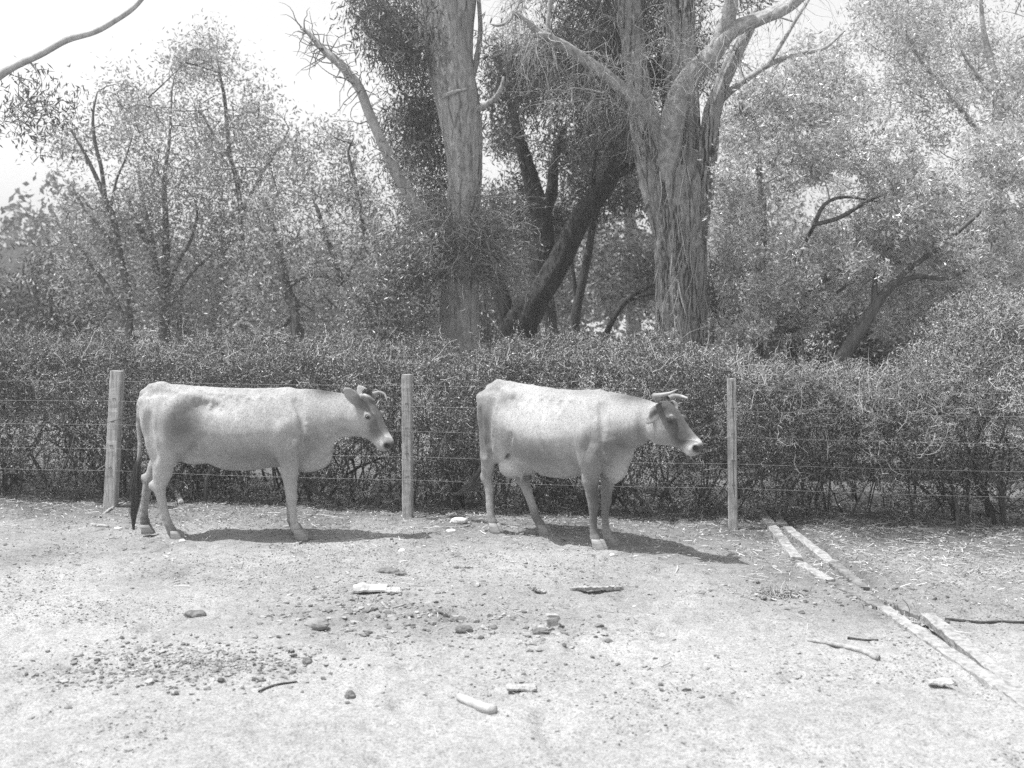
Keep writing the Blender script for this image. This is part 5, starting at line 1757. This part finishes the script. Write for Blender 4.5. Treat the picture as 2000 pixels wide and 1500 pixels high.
# --- far-off belt of trees: one mass
def far_wood():
    rng = np.random.default_rng(97)
    parts, stems = [], []
    for i in range(46):
        x = -46 + 92 * (i + rng.random()) / 46
        y = 42 + 14 * rng.random()
        h = 4.2 + 3.8 * rng.random()
        if -14 < x < -3:
            h *= 0.62
        m = 1500
        d = unit(rng.normal(size=(m, 3))) * (rng.random((m, 1)) ** 0.4)
        c = np.array([x, y, h * 0.52]) + d * [2.2 + rng.random(), 2.0, h * 0.50]
        c = c[fbm(c[:, 0] * 0.9, c[:, 1] * 0.9, c[:, 2] * 0.9, 2) > 0.42]
        parts.append(leaf_quads(c, 0.42, 0.20, rng))
        stems.append(np.linspace([x, y, 0], [x + rng.normal() * 0.4, y, h * 0.8], 5))
    bag = Bag()
    for V, F in parts:
        bag.add(V, F)
    o = bag.build('far_wood', M['leaf_dark'], None, False)
    tag(o, 'distant belt of trees seen in gaps low behind the hedge', 'far trees', kind='stuff')
    V, F = tubes(np.array(stems), np.linspace(0.22, 0.06, 5)[None].repeat(len(stems), 0), 6)
    link('far_stems', mesh_of('far_stems', V, F, M['bark_dark']), o)


far_wood()


# ------------------------------------------------------------------ shed and rail at the far left
def prism(V8):
    F = np.array([[0, 1, 2, 3], [7, 6, 5, 4], [0, 4, 5, 1], [1, 5, 6, 2], [2, 6, 7, 3], [3, 7, 4, 0]])
    return np.asarray(V8, float), F


def boxv(x0, x1, y0, y1, z0, z1):
    return prism([(x0, y0, z0), (x0, y1, z0), (x1, y1, z0), (x1, y0, z0), (x0, y0, z1), (x0, y1, z1), (x1, y1, z1), (x1, y0, z1)])


def build_shed():
    root = empty('shed', (-12.3, 27.0, 0))
    tag(root, 'grey gabled shed half hidden behind trees at the far left', 'shed')
    x0, x1, y0, y1, ze, zr = -2.4, 2.4, -1.8, 1.8, 2.35, 3.3
    b = Bag()
    n = 12                                                   # lapped boards on the front wall
    for i in range(n):
        z0, z1 = ze * i / n, ze * (i + 1) / n
        b.add(*prism([(x0, y0 - 0.03, z0), (x0, y0 + 0.05, z0), (x1, y0 + 0.05, z0), (x1, y0 - 0.03, z0),
                      (x0, y0, z1), (x0, y0 + 0.05, z1), (x1, y0 + 0.05, z1), (x1, y0, z1)]))
    b.add(*boxv(x0, x1, y1 - 0.05, y1, 0, ze))
    for xa in (x0, x1 - 0.05):
        b.add(*boxv(xa, xa + 0.05, y0 + 0.055, y1 - 0.055, 0, ze))
        b.add(*prism([(xa, y0, ze + 0.002), (xa, y1, ze + 0.002), (xa + 0.05, y1, ze + 0.002), (xa + 0.05, y0, ze + 0.002),
                      (xa, -0.02, zr), (xa, 0.02, zr), (xa + 0.05, 0.02, zr), (xa + 0.05, -0.02, zr)]))
    b.build('wall', M['shed_wall'], root, False)
    r = Bag()
    m = 60
    for s in (-1, 1):
        xs = np.linspace(x0 - 0.25, x1 + 0.25, m)
        wz = 0.006 * np.cos(np.arange(m) * math.pi / 1.0)
        lo = np.stack([xs, np.full(m, s * (y1 + 0.3)), ze - 0.15 + wz], 1)
        hi = np.stack([xs, np.full(m, 0.0), zr + 0.06 + wz], 1)
        V = np.vstack([lo, hi, lo - [0, 0, 0.03], hi - [0, 0, 0.03]])
        i = np.arange(m - 1)
        F = np.vstack([np.stack([i, i + 1, m + i + 1, m + i], 1), np.stack([2 * m + i, 3 * m + i, 3 * m + i + 1, 2 * m + i + 1], 1)])
        r.add(V, F)
    r.build('roof', M['shed_roof'], root, False)
    p = Bag()
    p.add(*boxv(x1 - 0.02, x1 + 0.12, y0 - 0.16, y0 - 0.032, 0, ze + 0.1))
    p.build('corner_post', M['board'], root, False)


build_shed()


def build_rail():
    rng = np.random.default_rng(5)
    root = empty('rail_fence', (-8.6, 20.5, 0))
    tag(root, 'white painted rail fence glimpsed behind the hedge at far left', 'fence')
    z = CAM_H - (653 - HORIZON) * 20.5 / F_PX
    b = Bag()
    b.add(*jitter_box((-3.2, 0, z), (2.2, 0.25, z + 0.02), (0, 0, 1), 0.09, 0.04, rng, 20, 0.002))
    b.build('rail', M['rail'], root, False)
    for x in (-3.0, -1.2, 0.5, 2.1):
        b = Bag()
        b.add(*jitter_box((x, 0.16 + 0.045 * x, -0.05), (x, 0.16 + 0.045 * x, z + 0.12), (1, 0, 0), 0.10, 0.10, rng, 8, 0.002))
        b.build('post', M['rail'], root, False)


build_rail()


# --- pale bough hanging into the upper left corner, from a tree beyond the frame
def corner_tree():
    rng = np.random.default_rng(101)
    y = 11.5
    root = tree_root('overhanging_tree', -190, y, 'tree outside the left edge whose pale bare bough crosses the upper left corner', 'tree')
    t = Bag()
    limb(t, [(-190, ground_v(y)), (-180, 700), (-160, 450), (-120, 300)], [90, 80, 66, 50], y, 0.08, 24, 1.1, 0.06)
    wood_part(root, 'trunk', t, 'bark_pale')
    b = Bag()
    sk = [limb(b, [(-130, 320), (-60, 200), (10, 140), (80, 105), (130, 78), (185, 62), (225, 40), (262, 14), (300, -30)], [28, 21, 17, 15, 14, 12, 11, 10, 7], y, 0.06, 16, 2.1)]
    sp = crown_spots([(40, 150), (105, 150), (150, 190), (130, 230), (110, 270), (60, 290), (0, 240)], 11.0, 12.2, 26, rng, 0.3, 1.4, 2)
    P2, R2 = grow(sk, sp, rng, 0.1, 0.012)
    wood_part(root, 'bough', b, 'bark_bleached', [(P2, R2, 'twig_mid', 4)])
    leaves_part(root, 'crown', [twig_leaves(P2[:, 1:], 34, rng, 0.13, 0.085, 0.018, 0.9)], 'leaf_dark', rng)


corner_tree()

# ------------------------------------------------------------------ things on the ground
G_RNG = np.random.default_rng(111)


def gz(p):
    return float(ground_z(p[0], p[1]))


def ground_timber(name, label, cat, uv0, uv1, w, h, mat, group=None, up=0.0, rough=0.0035, segs=26, sink=0.35):
    a, b = GP(*uv0), GP(*uv1)
    c = (a + b) / 2
    z = gz(c) + h * (0.5 - sink) + up
    V, F = jitter_box((a[0] - c[0], a[1] - c[1], gz(a) - gz(c)), (b[0] - c[0], b[1] - c[1], gz(b) - gz(c)), (0, 0, 1), h, w, G_RNG, segs, rough)
    o = link(name, mesh_of(name, V, F, M[mat], False))
    o.location = (c[0], c[1], z)
    return tag(o, label, cat, group)


EDG = 'boards edging the drain channel'
ground_timber('edging_board', 'bleached edging board running under the hedge by the cracked post', 'board', (1484, 1003), (1556, 1094), 0.085, 0.05, 'board', EDG, sink=0.35)
ground_timber('edging_board', 'broken edging board nearly buried, below the board by the cracked post', 'board', (1562, 1102), (1622, 1138), 0.08, 0.05, 'board', EDG, sink=0.5)
ground_timber('edging_board', 'short bleached edging board with litter at its upper end, lower right', 'board', (1726, 1192), (1782, 1234), 0.085, 0.05, 'board', EDG, sink=0.45)
ground_timber('edging_board', 'long bleached edging board running out of the lower right', 'board', (1784, 1232), (2040, 1388), 0.095, 0.05, 'board', EDG, sink=0.45)
ground_timber('edging_board', 'dark damp edging board coming out from under the hedge', 'board', (1494, 986), (1532, 1032), 0.08, 0.07, 'board_dark', EDG)
ground_timber('edging_board', 'bleached edging board with a squared end on the right side of the channel', 'board', (1538, 1036), (1626, 1100), 0.085, 0.07, 'board', EDG, sink=0.25)
ground_timber('edging_board', 'dark rotting edging board between the squared end and the rubbish heap', 'board', (1628, 1106), (1688, 1146), 0.08, 0.06, 'board_dark', EDG, sink=0.35)
ground_timber('edging_board', 'pale edging board half sunk in dust near the right margin', 'board', (1812, 1204), (2030, 1362), 0.09, 0.05, 'board', EDG, sink=0.5)

ground_timber('edging_board', 'rotten edging board sunk in litter between the buried piece and the short bleached board', 'board', (1626, 1140), (1722, 1190), 0.075, 0.05, 'board_dark', EDG, sink=0.6)
ground_timber('edging_board', 'rotten edging board lying under the rubbish heap on the right of the channel', 'board', (1692, 1148), (1806, 1202), 0.075, 0.05, 'board_dark', EDG, sink=0.55)


def ground_stick(name, label, cat, uvs, r0, r1, mat, sides=10, group=None, lift=0.6, broken=False):
    pts = []
    for uv in uvs:
        g = GP(uv[0], uv[1])
        pts.append((g[0], g[1], gz(g) + (uv[2] if len(uv) > 2 else 0.0)))
    pts = np.array(pts)
    R = np.linspace(r0, r1, len(pts))
    pts[:, 2] += R * lift
    c = pts.mean(0)
    V, F, _, _ = bark_tube(pts - c, R, sides, 0.12, float(uvs[0][0] % 7), max(r0, 0.012), 0, 1.6, 6.0)
    o = link(name, mesh_of(name, V, F, M[mat]))
    o.location = c
    return tag(o, label, cat, group)


ground_stick('broken_log', 'short bleached piece of branch with a jagged end lying in the foreground', 'log', [(898, 1366), (925, 1378), (950, 1388), (964, 1393)], 0.022, 0.027, 'bark_bleached', 14)
ground_stick('stick', 'thick bleached stick lying by two thin ones at lower right', 'stick', [(1578, 1250), (1610, 1256), (1650, 1266), (1690, 1276), (1715, 1287)], 0.011, 0.019, 'board', 8)
ground_stick('stick', 'dark thin stick just above the thick bleached one', 'stick', [(1655, 1247), (1685, 1249), (1715, 1251)], 0.009, 0.007, 'bark_dark', 6)
ground_stick('stick', 'long dark rod running out of the right margin', 'stick', [(1846, 1213), (1880, 1215), (1915, 1219), (1950, 1218), (2010, 1216)], 0.011, 0.009, 'bark_dark', 6)
ground_stick('stick', 'dark twig in front of the patch of clods, lower left', 'stick', [(506, 1352), (530, 1343), (555, 1338), (580, 1331)], 0.009, 0.005, 'bark_dark', 6)
ground_stick('stick', 'bleached stick lying left of the first cow, by the foot of the leaning post', 'stick', [(196, 1006), (212, 998), (228, 989), (242, 984)], 0.016, 0.010, 'board', 8)
ground_stick('stick', 'white flat-lying stick behind the left cow, on the sunny edge', 'stick', [(178, 1026), (195, 1028), (212, 1029)], 0.018, 0.014, 'board', 8)
ground_stick('stick', 'pale stick under the hedge in front of the left cow', 'stick', [(610, 1006), (640, 1008), (680, 1013)], 0.010, 0.008, 'board', 6)
ground_stick('stick', 'long pale stick beside the white stones behind the second cow', 'stick', [(826, 1032), (870, 1032), (900, 1030), (918, 1026)], 0.010, 0.008, 'board', 6)
ground_stick('stick', 'thin forked twig left of the square stone', 'stick', [(972, 1182), (990, 1190), (1012, 1198), (1030, 1208)], 0.005, 0.003, 'board', 5)
ground_stick('stick', 'thin pale twig at the left of the bark litter, mid ground', 'stick', [(722, 1244), (745, 1246), (778, 1252)], 0.005, 0.004, 'board', 5)
ground_stick('stick', 'bent pale twig below the pale bark slab', 'stick', [(746, 1180), (757, 1187), (772, 1186), (792, 1180)], 0.010, 0.006, 'board', 6)
ground_stick('stick', 'broken branch propped under the hedge behind the left cow', 'log', [(332, 972, 0.10), (345, 978, 0.06), (355, 988, 0.0)], 0.030, 0.026, 'board', 10)
ground_timber('wood_splinter', 'long flat splinter of sawn wood lying level in mid ground', 'splinter', (1112, 1152), (1216, 1146), 0.045, 0.022, 'board', None, 0.006, 0.003)
ground_timber('wood_splinter', 'small pale splinter left of the long flat splinter', 'splinter', (1034, 1146), (1066, 1151), 0.04, 0.014, 'board', None, 0.004, 0.003)
ground_timber('wood_splinter', 'short splinter lying level in front of the second cow, in mid ground', 'splinter', (886, 1110), (922, 1108), 0.03, 0.016, 'board', None, 0.004, 0.003)


def lump(name, label, cat, uv, size, mat, seed, group=None, rough=0.35, sink=0.3):
    """An uneven lump lying on the ground."""
    g = GP(*uv)
    a = np.linspace(0.0, math.pi, 13)
    b = np.arange(20) * 2 * math.pi / 20
    d = np.stack([np.sin(a)[:, None] * np.cos(b), np.sin(a)[:, None] * np.sin(b), np.cos(a)[:, None] + 0 * b], -1).reshape(-1, 3)
    r = 1 + rough * 2 * (fbm(d[:, 0] * 1.7 + seed, d[:, 1] * 1.7 + seed, d[:, 2] * 1.7, 4) - 0.5)
    V = d * r[:, None] * np.asarray(size, float)
    V[:, 2] = np.maximum(V[:, 2], -size[2] * 0.6)
    idx = np.arange(13 * 20).reshape(13, 20)
    F = np.stack([idx[:-1], idx[1:], np.roll(idx[1:], -1, 1), np.roll(idx[:-1], -1, 1)], -1).reshape(-1, 4)
    o = link(name, mesh_of(name, V, F, M[mat], rough < 0.3))
    o.location = (g[0], g[1], gz(g) + size[2] * (0.6 - sink))
    return tag(o, label, cat, group)


def slab(name, label, cat, uv, size, mat, seed, curl=0.03, group=None, rz=0.0):
    """A curled flat piece of bark."""
    g = GP(*uv)
    n, m = 18, 8
    u, v = np.meshgrid(np.linspace(-1, 1, n), np.linspace(-1, 1, m), indexing='ij')
    edge = 1 + 0.35 * (fbm(u * 2 + seed, v * 1 + seed, 1.0, 3) - 0.5)
    x = u * size[0] * edge
    y = v * size[1] * (1 + 0.6 * (fbm(u * 3 + seed, 5.0, v, 3) - 0.5))
    z = curl * (1 - v ** 2) * (0.4 + 0.6 * fbm(u * 2 + seed, 1.0, 3.0, 2)) + 0.02 * (fbm(u * 3 + seed, v * 3, 2.0, 3) - 0.5) + 0.012
    top = np.stack([x, y, z + size[2]], -1).reshape(-1, 3)
    bot = np.stack([x, y, z], -1).reshape(-1, 3)
    i = np.arange(n * m).reshape(n, m)
    q = np.stack([i[:-1, :-1], i[1:, :-1], i[1:, 1:], i[:-1, 1:]], -1).reshape(-1, 4)
    k = n * m
    rim = np.concatenate([i[:, 0], i[-1, 1:], i[-2::-1, -1], i[0, -2:0:-1]])
    s = np.stack([rim, np.roll(rim, -1), np.roll(rim, -1) + k, rim + k], 1)
    o = link(name, mesh_of(name, np.vstack([top, bot]), np.vstack([q, q[:, ::-1] + k, s[:, ::-1]]), M[mat], False))
    o.location = (g[0], g[1], gz(g))
    o.rotation_euler = (0, 0, rz)
    return tag(o, label, cat, group)


slab('bark_piece', 'pale curled slab of bark in the mid ground left of centre', 'bark', (723, 1156), (0.115, 0.055, 0.012), 'barkslab', 2.0, 0.045)
slab('bark_piece', 'small pale ragged bark beside the curled slab', 'bark', (768, 1160), (0.05, 0.04, 0.010), 'barkslab', 4.0, 0.03)
slab('bark_piece', 'flat grey bark flake behind the bleached log piece', 'bark', (1018, 1350), (0.07, 0.035, 0.010), 'stone_grey', 6.0, 0.02)
slab('bark_piece', 'pale curled flake on the sunny dust at the lower right', 'bark', (1835, 1340), (0.06, 0.03, 0.008), 'barkslab', 8.0, 0.02)
lump('dung_pat', 'dark dry dung pat above the pale bark slab', 'dung', (756, 1116), (0.085, 0.07, 0.022), 'dung', 1.0, 'dung pats on the bare ground')
lump('dung_pat', 'small dark crumbly pat right beside the dung above the bark slab', 'dung', (783, 1122), (0.045, 0.04, 0.014), 'dung', 2.0, 'dung pats on the bare ground')
lump('dung_pat', 'dark flat pat of dung lying alone at left below the left cow', 'dung', (381, 1202), (0.07, 0.05, 0.028), 'dung', 3.0, 'dung pats on the bare ground')
lump('clod', 'large flat-topped clod with a shaded front, left of centre', 'clod', (617, 1222), (0.075, 0.06, 0.04), 'clod', 4.0)
lump('clod', 'round dark clod alone in the foreground, left of the log piece', 'clod', (684, 1360), (0.026, 0.025, 0.026), 'dung', 5.0)
lump('clod', 'small upright clod right of the patch of clods', 'clod', (600, 1288), (0.028, 0.024, 0.022), 'dung', 6.0)
lump('clod', 'dark wedge-shaped clod left of the square stone', 'clod', (906, 1234), (0.05, 0.035, 0.028), 'dung', 7.0)
lump('clod', 'dark clod just below the square stone', 'clod', (1056, 1236), (0.05, 0.035, 0.022), 'dung', 8.0)
lump('clod', 'dark clod pair left of the middle, under the bent twig', 'clod', (896, 1203), (0.05, 0.03, 0.02), 'dung', 9.0)
lump('white_stone', 'white rounded stone in front of the left cow', 'stone', (785, 1077), (0.030, 0.028, 0.022), 'stone', 1.5, 'white stones', 0.2)
lump('white_stone', 'largest white stone behind the second cow, near the hedge', 'stone', (897, 1023), (0.075, 0.05, 0.035), 'stone', 2.5, 'white stones', 0.25)
lump('white_stone', 'flat white stone beside the pale stick behind the second cow', 'stone', (881, 1039), (0.045, 0.04, 0.018), 'stone', 3.5, 'white stones', 0.25)
lump('white_stone', 'white stone touching the near hind hoof of the left cow', 'stone', (356, 1058), (0.030, 0.022, 0.018), 'stone', 4.5, 'white stones', 0.25)
lump('white_stone', 'white flat stone at the edge of shade behind the left cow', 'stone', (230, 1031), (0.035, 0.025, 0.014), 'stone', 5.5, 'white stones', 0.25)
lump('white_stone', 'small white pebble by the far hind hoof of the second cow', 'stone', (1055, 1039), (0.018, 0.016, 0.016), 'stone', 6.5, 'white stones', 0.2)
lump('white_stone', 'small pale stone below the front hooves of the second cow', 'stone', (1196, 1088), (0.022, 0.018, 0.016), 'stone', 7.5, 'white stones', 0.25)


def square_stone():
    g = GP(1077, 1222)
    rng = np.random.default_rng(8)
    V, F = jitter_box((0, 0, -0.02), (0.005, 0.01, 0.062), (1, 0.15, 0), 0.078, 0.075, rng, 6, 0.004, 0.9)
    o = link('stone_block', mesh_of('stone_block', V, F, M['stone_grey'], False))
    o.location = (g[0], g[1], gz(g))
    tag(o, 'square grey stone block with a sunlit top, right of centre', 'stone')


square_stone()


def rubbish_heap(uv, n, spread, label):
    g = GP(*uv)
    rng = np.random.default_rng(int(uv[0]))
    p = np.stack([rng.normal(0, spread[0], n), rng.normal(0, spread[1], n), np.abs(rng.normal(0, 0.016, n)) + 0.004], 1)
    P = wild_twigs(p, rng.normal(size=(n, 3)) * [1, 1, 0.35], 4, 0.04 + 0.09 * rng.random(n), rng, 0.4, 0.0)
    P[:, :, 2] = np.maximum(P[:, :, 2], 0.004)
    V, F = tubes(P, np.linspace(0.004, 0.002, 4)[None].repeat(n, 0), 4)
    lv, lf = leaf_quads(p + [0, 0, 0.012], 0.05, 0.022, rng)
    lv[:, 2] = 0.004 + np.abs(lv[:, 2]) * 0.45
    o = link('dead_leaves', mesh_of('dead_leaves', np.vstack([V, lv]), np.vstack([F, lf + len(V)]), M['twig_mid'], False))
    o.location = (g[0], g[1], gz(g))
    tag(o, label, 'dead leaves')


rubbish_heap((1520, 1165), 90, (0.09, 0.06), 'small heap of dry leaves and twigs left of the drain channel')
rubbish_heap((1735, 1180), 170, (0.16, 0.09), 'heap of twigs and dead leaves choking the channel between the boards')
rubbish_heap((1790, 1205), 80, (0.12, 0.07), 'loose spill of twigs and leaves below the choked channel')


def litter():
    """Crumbs of earth, straw and fallen twigs: beyond counting."""
    rng = np.random.default_rng(131)
    ico = []
    ph = (1 + 5 ** 0.5) / 2
    for a in (-1, 1):
        for b in (-ph, ph):
            ico += [(0, a, b), (a, b, 0), (b, 0, a)]
    ico = unit(np.array(ico, float))
    tri = []
    for i in range(12):
        for j in range(i + 1, 12):
            for k in range(j + 1, 12):
                if all(abs(np.linalg.norm(ico[p] - ico[q]) - 1.0515) < 0.05 for p, q in ((i, j), (j, k), (i, k))):
                    n = np.cross(ico[j] - ico[i], ico[k] - ico[i])
                    tri.append((i, j, k) if n @ ico[i] > 0 else (i, k, j))
    tri = np.array(tri)
    pts, siz = [], []

    def scatter(n, x0, x1, y0, y1, lo, hi, keepf=None):
        x, y = rng.uniform(x0, x1, n), rng.uniform(y0, y1, n)
        s = lo * (hi / lo) ** (rng.random(n) ** 2.2)
        if keepf is not None:
            m = keepf(x, y)
            x, y, s = x[m], y[m], s[m]
        pts.append(np.stack([x, y], 1))
        siz.append(s)

    scatter(60000, -5.6, 5.6, 4.6, 10.6, 0.0035, 0.010, lambda x, y: fbm(x * 1.7, y * 1.7, 6.0, 3) > 0.44 + 0.14 * rng.random(len(x)) + 0.12 * (y < 6.4))
    scatter(1800, -5.6, 5.6, 7.0, 10.6, 0.005, 0.022, lambda x, y: fbm(x * 2.1, y * 2.1, 9.0, 3) > 0.42)
    for (u, v, sx, sy, n, hi) in [(350, 1290, 0.34, 0.22, 900, 0.016), (440, 1300, 0.25, 0.16, 520, 0.017), (250, 1330, 0.3, 0.15, 200, 0.022), (180, 1300, 0.25, 0.2, 120, 0.022),
                                  (760, 1190, 0.40, 0.35, 420, 0.026), (900, 1220, 0.5, 0.3, 240, 0.028), (1090, 1235, 0.22, 0.10, 110, 0.028), (620, 1180, 0.4, 0.4, 140, 0.026),
                                  (1650, 1170, 0.4, 0.25, 260, 0.022), (1000, 1290, 0.9, 0.3, 160, 0.02), (1250, 1330, 0.9, 0.4, 120, 0.018)]:
        g = GP(u, v)
        p = g + rng.normal(size=(n, 2)) * [sx, sy]
        pts.append(p)
        siz.append(0.005 * (hi / 0.005) ** (rng.random(n) ** 1.6))
    p, s = np.concatenate(pts), np.concatenate(siz)
    n = len(p)
    sc = np.stack([s * rng.uniform(0.8, 1.5, n), s * rng.uniform(0.7, 1.3, n), s * rng.uniform(0.35, 0.75, n)], 1)
    V = ico[None] * (0.45 + 0.85 * rng.random((n, 12, 1))) * sc[:, None, :]
    a = rng.uniform(0, 2 * math.pi, n)
    ca, sa = np.cos(a)[:, None], np.sin(a)[:, None]
    X = V[:, :, 0] * ca - V[:, :, 1] * sa
    Y = V[:, :, 0] * sa + V[:, :, 1] * ca
    z0 = ground_z(p[:, 0], p[:, 1]) + sc[:, 2] * 0.35
    V = np.stack([X + p[:, :1], Y + p[:, 1:], V[:, :, 2] + z0[:, None]], -1).reshape(-1, 3)
    F = (tri[None] + 12 * np.arange(n)[:, None, None]).reshape(-1, 3)
    o = link('ground_crumbs', mesh_of('ground_crumbs', V, F, M['clod'], False))
    tag(o, 'crumbs of dry earth and dung strewn over the bare ground', 'earth crumbs', kind='stuff')
    # straw, chips and fallen leaves
    n = 9000
    x = rng.uniform(-5.6, 5.6, n)
    d = rng.exponential(0.9, n)
    y = fence_y(x) + 0.7 - d
    m = (y > 4.4)
    extra = 2600
    g = GP(1760, 1090)
    x = np.concatenate([x[m], g[0] + rng.normal(size=extra) * 0.9])
    y = np.concatenate([y[m], g[1] + rng.normal(size=extra) * 0.55])
    n = len(x)
    c = np.stack([x, y, ground_z(x, y) + 0.006 + 0.012 * rng.random(n) ** 2], 1)
    a = rng.uniform(0, 2 * math.pi, n)
    dr = np.stack([np.cos(a), np.sin(a), rng.normal(size=n) * 0.14], 1)
    ln = 0.02 + 0.10 * rng.random(n) ** 3
    P = np.stack([c - dr * (ln / 2)[:, None], c + rng.normal(size=(n, 3)) * [0.003, 0.003, 0.001], c + dr * (ln / 2)[:, None]], 1)
    V, F = tubes(P, (0.0012 + 0.0022 * rng.random(n) ** 2)[:, None].repeat(3, 1), 3)
    n2 = 12000
    x = rng.uniform(-5.8, 5.8, n2)
    y = fence_y(x) + 1.4 - rng.exponential(0.75, n2)
    x, y = x[y > 4.5], y[y > 4.5]
    lv, lf = leaf_quads(np.stack([x, y, ground_z(x, y) + 0.009], 1), 0.030, 0.012, rng)
    lv[:, 2] = np.maximum(lv[:, 2], ground_z(lv[:, 0], lv[:, 1]) + 0.002)
    o = link('straw_litter', mesh_of('straw_litter', np.vstack([V, lv]), np.vstack([F, lf + len(V)]), M['straw'], False))
    tag(o, 'straw, chips and dead leaves scattered along the foot of the hedge', 'straw', kind='stuff')


litter()


# ------------------------------------------------------------------ dust and glare in the air
def haze():
    V, F = boxv(-70, 70, -8, 80, -1.2, 13.5)
    m, nt, out = new_mat('dusty_air')
    v = nt.nodes.new('ShaderNodeVolumePrincipled')
    v.inputs['Color'].default_value = (0.95, 0.95, 0.95, 1)
    v.inputs['Density'].default_value = 0.0028
    v.inputs['Anisotropy'].default_value = 0.2
    nt.links.new(v.outputs[0], out.inputs['Volume'])
    o = link('haze', mesh_of('haze', V, F, m, False))
    tag(o, kind='stuff')


haze()
